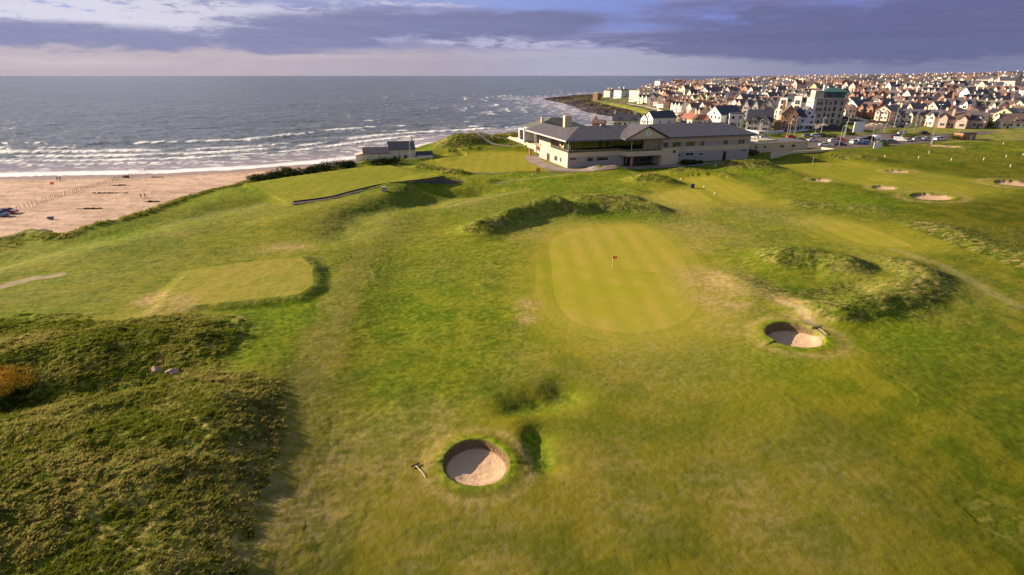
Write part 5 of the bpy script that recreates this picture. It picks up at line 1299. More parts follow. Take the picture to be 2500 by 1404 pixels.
tp = [(1738, 272), (1700, 277), (1718, 283), (1662, 262), (1640, 250), (1600, 250), (1760, 250), (1800, 262), (1820, 270), (1875, 262), (1856, 252), (1890, 286), (2048, 270), (2100, 258), (2118, 246), (2136, 240), (2160, 252), (2200, 262), (2215, 268), (2232, 280), (2195, 280), (2250, 286), (2300, 275),
      (2330, 272), (2405, 304), (2418, 308), (2430, 298), (2400, 266), (2440, 262), (2480, 262), (2392, 252), (2360, 250), (2290, 246), (2240, 244), (1560, 252), (1545, 246), (1585, 240), (1630, 232), (1680, 238), (1715, 232), (1750, 226), (1790, 232), (1830, 238), (1870, 230), (1905, 236), (1950, 232), (2060, 230), (2070, 248), (2150, 226), (2210, 230), (2330, 232), (2380, 240)]
TX, TY, TZ = G([p[0] for p in tp], [p[1] for p in tp])
hs = [(h[0], h[1]) for h in HOUSES] + occupied
def place_word(px, py):
    a = 'left' if px < 1700 else 'centre left' if px < 1880 else 'centre' if px < 2100 else 'centre right' if px < 2300 else 'right'
    return a
srt = sorted(range(len(tp)), key=lambda i: tp[i][0])
for rank, i in enumerate(srt):
    k = i % 4 if i not in (24, 25, 26) else 2
    q = (0, 0)
    shrub(k, TX[i], TY[i], TZ[i], 1.0 + .3 * rg.random() + (.5 if i in (0, 24, 25) else 0), '%s, %s from the left among the hillside garden shrubs' % (SHRUBS[k][1], ordn(rank + 1)))
def town_green():
    rng = np.random.default_rng(5); n = 1150; Vs = []
    px = rng.uniform(1480, 2560, n); py = 196 + rng.uniform(0, 1, n) ** 1.3 * 100
    le = np.array([left_edge(q) for q in py]); ok = px > le - 12; px = px[ok]; py = py[ok]
    X, Y, Z = G(px, py)
    base = [clumps(np.random.default_rng(90 + k), 46, 1.5, 1.5, .5, 3) for k in range(6)]
    for i in range(len(X)):
        s = rng.uniform(.8, 1.9); a = rng.uniform(0, 6.28); B = base[i % 6] * s; c, q = math.cos(a), math.sin(a)
        st = rng.uniform(1, 3.0); Bx = B[:, 0] * st
        Vs.append(np.column_stack([X[i] + c * Bx - q * B[:, 1], Y[i] + q * Bx + c * B[:, 1], Z[i] + B[:, 2] - .3]))
    V = np.concatenate(Vs); o = link('garden_shrubbery', np_mesh('garden_shrubbery', V, np.arange(len(V)).reshape(-1, 3), None, M_LEAF, False)); tag(o, 'mass of dark hedges and shrubs filling the town gardens', 'shrubbery', kind='stuff')
town_green()

# ------------------------------------------------------------------ garden and street walls
def wall_line(pts, h, th, mat, label, name='garden_wall', cap=None):
    L = UP(pts); P = curve(L, 4); b = MB(); Z = Hs([p[0] for p in P], [p[1] for p in P])
    A_ = np.array(P); T = np.gradient(A_, axis=0); T /= np.linalg.norm(T, axis=1)[:, None]; Nn = np.column_stack([-T[:, 1], T[:, 0]]) * th / 2
    n = len(P); v = []
    for i in range(n):
        for s, zz in ((-1, -.5), (1, -.5), (1, h), (-1, h)): v.append((A_[i, 0] + s * Nn[i, 0], A_[i, 1] + s * Nn[i, 1], Z[i] + zz))
    b.v = v
    for i in range(n - 1):
        for k in range(4): a = i * 4; b.f.append((a + k, a + (k + 1) % 4, a + 4 + (k + 1) % 4, a + 4 + k)); b.m.append(0)
    b.f += [(3, 2, 1, 0), tuple((n - 1) * 4 + k for k in range(4))]; b.m += [0, 0]
    o = b.build(name, mat); return tag(o, label, 'wall')
wall_line([(2158, 299), (2200, 302), (2250, 307), (2305, 311)], 1.5, .3, M_PINKR, 'long pinkish garden wall in front of the cream semis')
wall_line([(2308, 312), (2340, 313), (2395, 314)], 1.1, .3, M_PINKR, 'low pink wall before the rambling pink house')
wall_line([(1815, 323), (1850, 326), (1880, 327), (1912, 325)], 1.5, .3, M_LILAC, 'pale lilac wall below the grey stone house')
wall_line([(1925, 323), (1950, 322), (1975, 319)], 1.0, .3, M_LILAC, 'low pale wall before the lilac houses')
wall_line([(2050, 293), (2075, 295), (2085, 295)], 1.2, .3, M_ORANGE, 'orange brick wall below the cream terrace')
wall_line([(2090, 296), (2118, 301)], 1.0, .3, M_WHITE, 'short white wall below the white gabled house')
wall_line([(1700, 285, -4), (1650, 283, -5), (1605, 275, -6)], 1.0, .4, M_CREAM, 'cream sea wall along the promenade')
wall_line([(2430, 240, 14), (2470, 238, 15), (2510, 236, 16)], 1.4, .3, M_CREAM, 'cream boundary wall under the grassy slope at right')
wall_line([(1230, 343, 2), (1180, 337, 3), (1160, 333, 3)], .9, .25, M_WHITE, 'white path wall running down the dune to the sea') if False else None
# ------------------------------------------------------------------ vehicles
def paint(name, col, metal=.0):
    if name in MATS: return MATS[name]
    m, N, b = new_mat(name); N.put(b.inputs['Base Color'], col); b.inputs['Roughness'].default_value = .25; b.inputs['Metallic'].default_value = metal
    b.inputs['Coat Weight'].default_value = .6; b.inputs['Coat Roughness'].default_value = .05
    MATS[name] = m; return m
PAINTS = {'white': paint('white_car_paint', (.82, .82, .82)), 'silver': paint('silver_car_paint', (.62, .63, .65), .2), 'grey': paint('grey_car_paint', (.22, .23, .26), .2), 'black': paint('black_car_paint', (.012, .012, .015)),
          'red': paint('red_car_paint', (.50, .02, .02)), 'blue': paint('blue_car_paint', (.05, .12, .32), .2), 'dark blue': paint('navy_car_paint', (.015, .03, .09), .2)}
M_TYRE = plain('tyre_rubber', (.025, .025, .025), .9); M_LAMP = plain('headlamp_lens', (.75, .75, .72), .15); M_TAIL = plain('tail_lamp', (.45, .02, .02), .3)
SHAPES = {  # side outline (x forward) of the body and of the glass
    'hatchback': ([(-1.95, .25), (-2.0, .75), (-1.85, 1.0), (.95, .95), (1.9, .78), (2.05, .5), (2.0, .25)], [(-1.85, 1.0), (-1.45, 1.42), (-.2, 1.48), (.35, 1.4), (1.0, .95)], 1.72),
    'saloon': ([(-2.2, .25), (-2.25, .85), (-1.5, .98), (1.1, .93), (2.1, .76), (2.28, .5), (2.2, .25)], [(-1.65, .96), (-1.05, 1.36), (-.1, 1.42), (.4, 1.34), (1.1, .93)], 1.78),
    'estate': ([(-2.25, .25), (-2.3, .8), (-2.2, 1.0), (1.1, .96), (2.1, .80), (2.3, .5), (2.2, .25)], [(-2.2, 1.0), (-1.95, 1.48), (-.2, 1.52), (.35, 1.44), (1.1, .96)], 1.82),
    'off-roader': ([(-2.2, .4), (-2.25, 1.1), (-2.15, 1.2), (1.0, 1.15), (2.1, 1.05), (2.25, .7), (2.2, .4)], [(-2.15, 1.2), (-2.0, 1.78), (-.2, 1.82), (.25, 1.75), (1.0, 1.15)], 1.9),
    'van': ([(-2.3, .35), (-2.35, 1.9), (-2.2, 1.98), (.55, 1.98), (1.2, 1.5), (1.35, 1.15), (2.2, 1.0), (2.35, .6), (2.3, .35)], [(.62, 1.35), (.66, 1.86), (.7, 1.86), (1.16, 1.44), (1.22, 1.35)], 1.9)}
def make_car(kind):
    body, gls, wd = SHAPES[kind]; q = wd / 2
    t = empty('parked_van' if kind == 'van' else 'parked_car', (0, 0, -600))
    b = MB(); b.prism([(x, -q, z) for x, z in body][::-1], [(x, q, z) for x, z in body][::-1])
    if kind != 'van':   # roof panel and pillars over the glass
        rf = [(x, z) for x, z in gls[1:-1]]; b.prism([(x, -q * .80, z) for x, z in rf] + [(x, -q * .80, z + .04) for x, z in rf][::-1], [(x, q * .80, z) for x, z in rf] + [(x, q * .80, z + .04) for x, z in rf][::-1])
    bo = b.build('body', PAINTS['white'], t)
    g = MB(); ins = .80 if kind != 'van' else 1.005
    g.prism([(x, -q * (.97 if z < 1.01 or kind == 'van' else ins) - (.005 if kind == 'van' else 0), z) for x, z in gls][::-1], [(x, q * (.97 if z < 1.01 or kind == 'van' else ins) + (.005 if kind == 'van' else 0), z) for x, z in gls][::-1])
    g.build('windows' if False else 'glasshouse', glass('car_glass', (.02, .025, .03)), t)
    for sx in (-1.3, 1.3):
        for sy in (-1, 1):
            w = MB().tube((sx, sy * (q - .2), .33), (sx, sy * (q + .01), .33), .33, n=14).build('wheel', M_TYRE, t)
            MB().tube((sx, sy * (q + .012), .33), (sx, sy * (q + .03), .33), .2, n=10).build('rim', M_METAL, w)
    x1 = max(p[0] for p in body); x0 = min(p[0] for p in body)
    for sy in (-1, 1):
        MB().box(x1 - .22, x1 - .01, sy * q * .72 - .18, sy * q * .72 + .18, .55, .72).build('headlight', M_LAMP, t)
        MB().box(x0 - .02, x0 + .1, sy * q * .78 - .12, sy * q * .78 + .12, .62, .85).build('tail_light', M_TAIL, t)
    return t
CARP = {k: make_car(k) for k in SHAPES}
def car(kind, colour, px, py, rz, label, group='cars in the clubhouse car park', loc=None):
    t = copy_tree(CARP[kind]); t.name = CARP[kind].name.split('.')[0]
    t.location = loc or put(px, py); t.location.z += .07; t.rotation_euler = (0, 0, RAD(rz)); t.scale = (1.08,) * 3
    for ch in t.children:
        if ch.name.startswith('body'): ch.material_slots[0].link = 'OBJECT'; ch.material_slots[0].material = PAINTS[colour]
    return tag(t, label, 'van' if kind == 'van' else 'car', group)
CARS = [
    ('estate', 'white', 1836, 338, -35, 'white estate car just past the right tip of the clubhouse roof'), ('saloon', 'white', 1839, 349, -25, 'white saloon nearest the right end of the clubhouse'),
    ('hatchback', 'silver', 1859, 329, 12, 'silver hatchback by the lilac wall at the left end of the car park'), ('estate', 'white', 1868, 339, -8, 'white estate car left of the grassy strip'),
    ('hatchback', 'red', 1931, 338, 4, 'bright red hatchback beside the grassy strip'), ('saloon', 'blue', 1912, 347, 14, 'steel blue saloon in front of the red hatchback'), ('hatchback', 'blue', 1956, 346, -5, 'small blue hatchback under a lamp post, right of the steel blue saloon'),
    ('saloon', 'white', 1983, 346, 10, 'low white saloon right of the small blue hatchback'), ('hatchback', 'grey', 1971, 335, -6, 'grey hatchback in the back row by the pale houses'), ('hatchback', 'white', 1991, 335, -8, 'white hatchback in the back row next to the grey one'),
    ('estate', 'black', 2009, 334, -10, 'black estate at the right end of the back row'), ('hatchback', 'white', 2034, 347, 8, 'white hatchback left of the red car in the middle of the car park'), ('hatchback', 'red', 2053, 345, -20, 'red hatchback behind the dark blue saloon'),
    ('saloon', 'dark blue', 2050, 356, -15, 'dark blue saloon close to the grass bank'), ('saloon', 'white', 2014, 357, -12, 'white saloon parked behind the end of the yard wall'),
    ('off-roader', 'silver', 2086, 352, 25, 'silver off-roader at the left of the tight cluster'), ('estate', 'silver', 2100, 346, 22, 'silver estate behind the silver off-roader'), ('hatchback', 'blue', 2112, 353, 160, 'bright blue hatchback glinting in the cluster'),
    ('van', 'white', 2135, 342, 190, 'large white van standing above the other cars'), ('off-roader', 'black', 2118, 343, 170, 'black off-roader tucked beside the large white van'), ('saloon', 'grey', 2156, 350, -14, 'grey saloon right of the bush in the front row'), ('estate', 'grey', 2178, 350, -14, 'dark grey estate next along from the grey saloon'),
    ('van', 'white', 2196, 346, -30, 'small white van in the front row'), ('saloon', 'white', 2216, 346, -14, 'white saloon right of the small white van'), ('estate', 'black', 2189, 338, -8, 'black estate with silver roof rails behind the small white van'), ('hatchback', 'silver', 2241, 344, -10, 'silver hatchback right of the white saloon'),
    ('saloon', 'silver', 2262, 343, 8, 'silver saloon left of the tall floodlight mast'), ('estate', 'white', 2294, 343, 4, 'long white estate car right of the floodlight mast'), ('hatchback', 'white', 2202, 328, -6, 'white hatchback alone on the far lane of the car park'), ('off-roader', 'black', 2256, 330, 6, 'black off-roader alone at the far side of the car park'),
    ('estate', 'white', 1865, 348, 4, 'white estate glimpsed above the flat roofed store'), ('saloon', 'red', 1888, 347, 2, 'red saloon glimpsed above the flat roofed store'), ('hatchback', 'grey', 1905, 352, 0, 'grey hatchback just above the flat roofed store')]
for c in CARS: car(*c)
car('off-roader', 'black', 1839, 378, 40, 'black off-roader in the gap between clubhouse and flat roofed store', None)
car('hatchback', 'red', 2394, 312, 0, 'red car outside the pink house by the hedge', None); car('off-roader', 'black', 2484, 312, 0, 'dark car outside the brown roofed bungalow', None)
car('estate', 'white', 2092, 292, 20, 'white car outside the white gabled house', None); car('estate', 'black', 2196, 312, 170, 'black car with white bonnet on the road by the garden wall', None); car('saloon', 'dark blue', 2068, 297, 5, 'dark car parked in the shade below the cream terrace', None)
bx_, by_ = U(22, 525, -9.6); car('saloon', 'red', 0, 0, 5, 'dark red car parked on the beach at the left edge', 'cars parked on the beach', Vector((float(bx_), float(by_), float(Hs(bx_, by_)[0]))))
bx_, by_ = U(4, 532, -9.6); car('hatchback', 'blue', 0, 0, -10, 'blue car half out of frame beside the red beach car', 'cars parked on the beach', Vector((float(bx_), float(by_), float(Hs(bx_, by_)[0]))))
for k, p in CARP.items():
    def rm(o):
        for c in list(o.children): rm(c)
        bpy.data.objects.remove(o)
    rm(p)

# ------------------------------------------------------------------ lamp posts
def lamp(px0, py0, pytop, label, double=False, group='car park lamp posts', z0=0):
    x, y, z = put(px0, py0, z0); r = math.hypot(x, y)
    fw = y * math.cos(TILT) - (z - CH) * math.sin(TILT); h = (py0 - pytop) * fw / F / math.cos(TILT) * 1.0
    t = empty('lamp_post', (x, y, z - .1), RAD(rg.uniform(-30, 30)))
    MB().tube((0, 0, 0), (0, 0, h), .13, .07, 8).build('pole', M_METAL, t)
    for s in ((-1, 1) if double else (1,)):
        MB().tube((0, 0, h - .05), (s * .9, 0, h + .12), .05, .04, 6).build('arm', M_METAL, t)
        MB().prism([(s * .9 - .38, -.2, h + .02), (s * .9 + .38, -.2, h + .02), (s * .9 + .38, .2, h + .02), (s * .9 - .38, .2, h + .02)], [(s * .9 - .3, -.12, h + .26), (s * .9 + .3, -.12, h + .26), (s * .9 + .3, .12, h + .26), (s * .9 - .3, .12, h + .26)]).build('lamp_head', M_WP, t)
    return tag(t, label, 'lamp post', group)
LP = [(1805, 322, 291, 'in front of the lilac wing of the white house'), (1852, 330, 296, 'before the grey stone house'), (1919, 341, 305, 'right in front of the orange brick house'), (1926, 335, 296, 'between orange brick and lilac houses'), (1939, 331, 291, 'in front of the lilac house'),
      (1988, 334, 312, 'beside the white hatchback of the back row'), (2004, 326, 292, 'under the apartment block'), (2048, 358, 313, 'beside the dark blue saloon near the grass bank'), (2058, 341, 301, 'behind the red hatchback, second tall one'), (2062, 334, 290, 'tallest and farthest left of the pair by the road'),
      (2125, 355, 310, 'in front of the bright blue hatchback'), (2158, 323, 304, 'on the grass right of the white board'), (2182, 312, 270, 'by the pinkish garden wall'), (2168, 303, 276, 'before the cream gabled house'), (2202, 338, 306, 'behind the small white van'), (2229, 330, 308, 'on the verge left of the black off-roader'), (2338, 338, 298, 'before the rambling pink house, right of the hut'), (2352, 306, 262, 'on the street before the pinkish gabled house')]
for px, py, pt, lb in LP: lamp(px, py, pt, 'slim grey lamp post ' + lb)
lamp(2272, 352, 267, 'tall leaning twin headed floodlight mast at the edge of the grass', True)
x, y, z = put(2276, 352); t = MB().box(-.5, .5, -.4, .4, 0, 1.8).box(-.56, .56, -.46, .46, 1.8, 1.9).build('control_cabinet', M_GREYR, None, (x, y, z)); tag(t, 'grey metal cabinet at the foot of the floodlight mast', 'cabinet')
lamp(801, 412, 374, 'slim grey lamp post rising above the beach behind the hedge', group=None)
lamp(1003, 396, 346, 'white pole at the right end of the seaside restaurant', group=None, z0=-1)

# ------------------------------------------------------------------ flags, boards, boxes, posts
def flag(px, py, h, col, label, ang=20, stripes=True):
    x, y, z = put(px, py); t = empty('golf_flag', (x, y, z), RAD(ang)); tag(t, label, 'golf flag')
    b = MB(); n = 6
    for k in range(n): b.tube((0, 0, h * k / n), (0, 0, h * (k + 1) / n), .03, n=7, mi=k % 2)
    b.build('pole', [plain('yellow_pole', (.7, .66, .25), .5), M_WP], t)
    m = 8; V = []
    for s in (-.012, .012):
        for i in range(m + 1):
            a = i / m; V += [(a * .62, s + .07 * math.sin(a * 7), h - .06 - a * .06), (a * .62, s + .07 * math.sin(a * 7 + .4), h - .52 - a * .02)]
    f = []; o = 2 * (m + 1)
    for i in range(m): a = i * 2; f += [(a, a + 2, a + 3, a + 1), (o + a, o + a + 1, o + a + 3, o + a + 2)]
    for i in range(m): a = i * 2; f += [(a, o + a, o + a + 2, a + 2), (a + 1, a + 3, o + a + 3, o + a + 1)]
    f += [(0, 1, o + 1, o), (2 * m, o + 2 * m, o + 2 * m + 1, 2 * m + 1)]
    me = bpy.data.meshes.new('flag'); me.from_pydata(V, [], f); me.materials.append(plain(col[0], col[1], .8)); link('flag', me, t)
    MB().tube((0, 0, .02), (0, 0, .012), .09, n=12).build('hole_rim', M_BLACK, t)
    return t
RED = ('red_flag_cloth', (.75, .10, .07))
flag(1494, 658, 2.3, RED, 'red flag on yellow striped pole in the middle of the big near green', -10)
flag(1983, 402, 2.6, RED, 'red flag on the far green beyond the grassy humps', 5)
def board(px, py, w, h, d, mat, label, name='sign_board', cat='sign', rz=0, legs=True, z0=0, dz=0):
    x, y, z = put(px, py, z0); t = empty(name, (x, y, z + dz), RAD(rz)); tag(t, label, cat)
    l = .35 if legs else 0
    MB().box(-w / 2, w / 2, -d / 2, d / 2, l, l + h).build('panel', mat, t)
    if legs:
        for s in (-1, 1): MB().box(s * w * .4 - .05, s * w * .4 + .05, -.05, .05, -.3, l).build('leg', M_WOOD, t)
    return t
M_OR = plain('orange_board', (.72, .26, .05), .7)
board(1314, 424, 1.1, 1.3, .12, M_OR, 'orange upright board on the grass left of the clubhouse corner', legs=True, rz=-8)
board(2141, 364, 3.4, 2.2, .2, M_WP, 'white square board standing on the grass below the car park', rz=5)
board(2094, 325, 6.0, 5.2, .4, M_WP, 'large blank white hoarding behind the car park', rz=8)
x, y, z = put(2355, 340); t = empty('brick_hut', (x, y, z), RAD(12)); tag(t, 'small flat roofed pinkish brick hut at the right end of the car park', 'hut')
MB().box(-4.2, 3.4, -2.2, 2.2, -.4, 2.9).build('wall', M_ORANGE, t); MB().box(-4.4, 3.6, -2.4, 2.4, 2.9, 3.1).build('roof', M_SLATE_DK, t); MB().box(.2, 1.0, -2.26, -2.203, 0, 2.0).build('door', M_WP, t)
def box_thing(name, px, py, w, d, h, mat, label, cat, rz=0, z0=0, lid=True, lm=None):
    x, y, z = put(px, py, z0); t = empty(name, (x, y, z), RAD(rz)); tag(t, label, cat)
    q = .9; MB().prism([(-w / 2 * q, -d / 2 * q, 0), (w / 2 * q, -d / 2 * q, 0), (w / 2 * q, d / 2 * q, 0), (-w / 2 * q, d / 2 * q, 0)], [(-w / 2, -d / 2, h), (w / 2, -d / 2, h), (w / 2, d / 2, h), (-w / 2, d / 2, h)]).build('body', mat, t)
    if lid: MB().box(-w / 2 - .05, w / 2 + .05, -d / 2 - .05, d / 2 + .05, h, h + .08).build('lid', lm or mat, t)
    return t
M_NAVY = plain('dark_blue_plastic', (.02, .04, .07), .5)
box_thing('tee_bin', 1690, 459, .9, .7, .95, M_NAVY, 'dark blue litter bin beside the small tee', 'bin')
box_thing('tee_bin', 938, 467, 1.0, .9, 1.0, M_GREYR, 'grey box on legs below the dark path', 'bin')
x, y, z = put(1023, 452); t = empty('marker_post', (x, y, z)); tag(t, 'dark slim marker post beside the dark path', 'post'); MB().tube((0, 0, -.2), (0, 0, 1.4), .07, n=8).build('shaft', M_BLACK, t); MB().tube((0, 0, 1.4), (0, 0, 1.55), .12, n=8).build('cap', M_BLACK, t)
for px, py, lb in ((1662, 438, 'white tee marker at the back left of the upper tee'), (1719, 457, 'white tee marker near the middle of the upper tee'), (1745, 473, 'white tee marker at the front of the upper tee'), (1300, 428, 'small white stake left of the orange board'), (974, 404, 'small cream stake at the far edge of the raised lawn')):
    x, y, z = put(px, py); t = MB().lathe([(.16, 0), (.17, .12), (.12, .26), (.03, .32)], 10).build('tee_marker', M_WP, None, (x, y, z)); tag(t, lb, 'tee marker', 'white tee markers and stakes')
RP = [(2160, 384), (2242, 387), (2322, 392), (2401, 391), (2456, 384), (2497, 380), (2466, 408), (2268, 374), (2449, 352), (1747, 406)]
for k, (px, py) in enumerate(RP):
    x, y, z = put(px, py); t = MB().tube((0, 0, -.2), (0, 0, .75), .09, n=8).lathe([(.10, .75), (.1, .8), (.02, .86)], 8).build('distance_post', M_WP, None, (x, y, z))
    tag(t, 'short white distance post on the right hand fairways, %s from the left' % ordn(1 + sorted(q[0] for q in RP).index(px)), 'post', 'white posts on the far fairway')

def rake(px, py, px2, py2, label):
    x, y, z = put(px, py); x2, y2, z2 = put(px2, py2); L = math.hypot(x2 - x, y2 - y); t = empty('bunker_rake', (x, y, z + .06), math.atan2(y2 - y, x2 - x)); tag(t, label, 'rake')
    MB().tube((0, 0, .08), (L * .55, 0, .14), .024, n=6).tube((L * .55, 0, .14), (L, 0, .02), .024, n=6).build('handle', plain('pale_wood_handle', (.62, .52, .34), .6), t)
    h = MB().box(-.06, .04, -.36, .36, .04, .12)
    for k in range(12): h.box(-.03, 0, -.34 + k * .06, -.325 + k * .06, -.03, .05)
    h.build('rake_head', M_BLACK, t)
rake(1014, 1139, 1040, 1168, 'rake with pale handle and black head left of the near bunker'); rake(1998, 804, 2016, 818, 'dark rake lying right of the bunker beside the big green')

# ------------------------------------------------------------------ people
def person_mesh(seed, stride=.25):
    """one continuous figure grown from a jointed skeleton"""
    me = bpy.data.meshes.new('person'); s = stride
    V = [(0, 0, .95), (0, 0, 1.15), (0, 0, 1.38), (0, 0, 1.52), (0, .01, 1.63), (0, .02, 1.74), (-.10, 0, .90), (-.11, s * .5, .50), (-.12, s * .9 - .02, .09), (-.12, s * .9 + .15, .04), (.10, 0, .90), (.11, -s * .2, .50), (.12, -s * .8, .10), (.12, -s * .8 + .16, .04),
         (-.19, 0, 1.40), (-.24, -s * .4, 1.12), (-.25, -s * .2, .86), (-.25, -s * .1, .78), (.19, 0, 1.40), (.24, s * .4, 1.12), (.25, s * .7, .88), (.25, s * .8, .80)]
    E = [(0, 1), (1, 2), (2, 3), (3, 4), (4, 5), (0, 6), (6, 7), (7, 8), (8, 9), (0, 10), (10, 11), (11, 12), (12, 13), (2, 14), (14, 15), (15, 16), (16, 17), (2, 18), (18, 19), (19, 20), (20, 21)]
    Rr = [.15, .14, .15, .06, .095, .08, .10, .07, .045, .035, .10, .07, .045, .035, .07, .05, .038, .03, .07, .05, .038, .03]
    me.from_pydata(V, E, []); o = bpy.data.objects.new('tmp', me); COL.objects.link(o)
    sk = o.modifiers.new('s', 'SKIN'); sb = o.modifiers.new('d', 'SUBSURF'); sb.levels = 1; sb.render_levels = 1
    for i, r in enumerate(Rr): me.skin_vertices[0].data[i].radius = (r, r * (.72 if i in (0, 1, 2) else 1))
    me.skin_vertices[0].data[0].use_root = True
    bpy.context.view_layer.update(); ev = o.evaluated_get(bpy.context.evaluated_depsgraph_get()); m2 = bpy.data.meshes.new_from_object(ev); m2.name = 'person'
    bpy.data.objects.remove(o)
    return m2
PMESH = [person_mesh(1, .3), person_mesh(2, .1), person_mesh(3, .45)]
M_SKIN = plain('skin', (.55, .36, .27), .6)
def clothes(kind):
    """coat and trousers as shells just outside the body"""
    return None
def person(px, py, k, top, legs, label, rz=0, z0=0, loc=None):
    if loc is None: loc = put(px, py, z0)
    me = PMESH[k].copy(); me.materials.clear()
    for m in (M_SKIN, top, legs, plain('dark_hair', (.03, .02, .015), .8)): me.materials.append(m)
    for p in me.polygons:
        c = p.center; z = c.z
        p.material_index = 2 if z < .93 and abs(c.x) < .20 else 1 if (z < 1.50 and z > .84) else 3 if z > 1.70 or (z > 1.6 and c.y < -.01) else 0
    me.polygons.foreach_set('use_smooth', [True] * len(me.polygons))
    o = link('person', me, None, loc, RAD(rz)); return tag(o, label, 'person')
P_DK = plain('black_cloth', (.03, .03, .035), .9); P_NV = plain('navy_cloth', (.03, .04, .09), .9); P_GR = plain('grey_cloth', (.14, .14, .15), .9); P_RD = plain('red_cloth', (.50, .05, .04), .9); P_WT = plain('white_cloth', (.7, .68, .65), .9); P_BR = plain('brown_cloth', (.16, .10, .07), .9); P_BL = plain('light_blue_cloth', (.28, .38, .52), .9)
def beach(px, py): x, y = U(px, py, -9.8); z = float(Hs(x, y)[0]); x, y = U(px, py, z); return (float(x), float(y), float(Hs(x, y)[0]))
person(0, 0, 0, P_DK, P_DK, 'person in dark clothes walking by the swash, left of the far beach pair', 80, loc=beach(141, 440)); person(0, 0, 1, P_NV, P_DK, 'person in navy top walking by the swash, right of the far beach pair', 80, loc=beach(148, 440))
person(0, 0, 0, P_BR, P_DK, 'person in brown coat on the open sand, left of the near beach pair', -60, loc=beach(345, 484)); person(0, 0, 2, P_GR, P_DK, 'person in grey coat on the open sand, right of the near beach pair', -60, loc=beach(355, 483))
person(0, 0, 0, P_DK, P_DK, 'person in black alone on the beach beside the end of the hedge', 70, loc=beach(604, 439))
person(1246, 360, 1, P_RD, P_DK, 'person in red top on the path behind the practice green', 40)
person(1926, 324, 1, P_RD, P_NV, 'person in red standing by the pale wall below the lilac houses', 0)
# guests on the balcony, each with clothes of their own
GU = [(2.2, 1.2, P_WT, P_DK, 'guest in white shirt at the balcony corner of the clubhouse', 0), (1.6, 3.6, P_RD, P_DK, 'guest in red shirt on the terrace behind the balcony corner', 60), (4.6, 1.3, P_BL, P_GR, 'guest in light blue on the clubhouse balcony', 190), (3.3, 5.2, P_WT, P_NV, 'guest in white top near the terrace door', 120), (1.4, 8.4, P_GR, P_DK, 'guest in grey leaning by the terrace glass', 90), (6.3, 1.2, P_WT, P_BR, 'guest in white top and brown trousers on the balcony', 20), (23.4, -1.4, P_DK, P_DK, 'guest in black by the balcony door under the clock gable', 30)]
for k, (x, y, a, b_, lb, r_) in enumerate(GU): person(0, 0, k % 2 + 0, a, b_, lb, r_, loc=CLUB(x, y, 4.0))
def table(x, y, label):
    t = empty('terrace_table', CLUB(x, y, 4.0)); tag(t, label, 'table', 'tables on the clubhouse terrace')
    MB().tube((0, 0, .70), (0, 0, .74), .5, n=16).build('tabletop', M_WOOD, t); MB().tube((0, 0, 0), (0, 0, .7), .04, n=8).build('stem', M_METAL, t); MB().tube((0, 0, 0), (0, 0, .03), .28, n=12).build('base', M_METAL, t)
for x, y, lb in ((2.9, 2.6, 'round wooden table at the terrace corner'), (3.6, 7.2, 'round wooden table by the terrace wall'), (3.8, 11.0, 'round wooden table farthest along the terrace')): table(x, y, lb)
def planter(x, y, L, rz, label):
    t = empty('planter', CLUB(x, y, 4.0), rz + CLUB_A); tag(t, label, 'planter'); MB().box(-L / 2, L / 2, -.25, .25, 0, .5).build('trough', M_WOOD, t)
    V = np.concatenate([clumps(np.random.default_rng(70 + k), 60, .45, .7, .12, 3) + np.array([-L / 2 + .4 + k * .9, 0, .45]) for k in range(max(1, int(L / .9)))])
    link('plants', np_mesh('plants', V, np.arange(len(V)).reshape(-1, 3), None, M_LEAF2, False), t)
planter(1.0, 12.8, 4.0, math.pi / 2, 'long wooden planter of green plants on the clubhouse terrace'); planter(4.0, 17, 2.4, math.pi / 2, 'short wooden planter by the upper terrace wall')

# ------------------------------------------------------------------ things on the beach
def fence():
    L = UP([(40, 518, -9.8), (90, 508, -9.8), (140, 491, -10), (200, 472, -10.2), (260, 452, -10.6), (300, 436, -10.8), (345, 424, -11), (378, 412, -11)]); P = curve(L, 12)
    d = [0]; 
    for i in range(1, len(P)): d.append(d[-1] + math.hypot(P[i][0] - P[i - 1][0], P[i][1] - P[i - 1][1]))
    n = 78; t = empty('beach_fence', (P[0][0], P[0][1], float(Hs(*P[0])[0]))); tag(t, 'line of thin leaning weathered fence stakes crossing the sand into the surf', 'fence')
    for k in range(n):
        s = d[-1] * (k + .3 * rg.random()) / n; i = max(j for j in range(len(d)) if d[j] <= s); i = min(i, len(P) - 2); u = (s - d[i]) / (d[i + 1] - d[i] + 1e-9)
        x = P[i][0] * (1 - u) + P[i + 1][0] * u; y = P[i][1] * (1 - u) + P[i + 1][1] * u; z = float(Hs(x, y)[0]); z = max(z, SEA - .6)
        h = rg.uniform(1.1, 1.9)
        o = MB().tube((0, 0, -.6), (rg.uniform(-.25, .25), rg.uniform(-.2, .2), h), .075, .05, 6).build('stake', M_WOOD, t, (x - P[0][0], y - P[0][1], z - float(t.location.z)))
fence()
x, y, z = beach(126, 459); t = empty('beach_flag', (x, y, z)); tag(t, 'orange red warning flag on the sand left of the far walkers', 'flag'); MB().tube((0, 0, -.3), (0, 0, 2.2), .04, n=6).build('pole', M_METAL, t); MB().box(.04, 1.3, -.02, .02, 1.2, 2.1).build('flag', plain('orange_cloth', (.8, .16, .08), .8), t)
x, y, z = beach(124, 536); t = empty('barrel', (x, y, z)); tag(t, 'blue grey barrel lying on the sand near the walled bank', 'barrel'); MB().tube((-.6, 0, .45), (.6, .1, .45), .45, n=14).tube((.6, .1, .45), (.66, .1, .45), .36, n=14).build('drum', plain('blue_grey_plastic', (.10, .14, .18), .6), t)
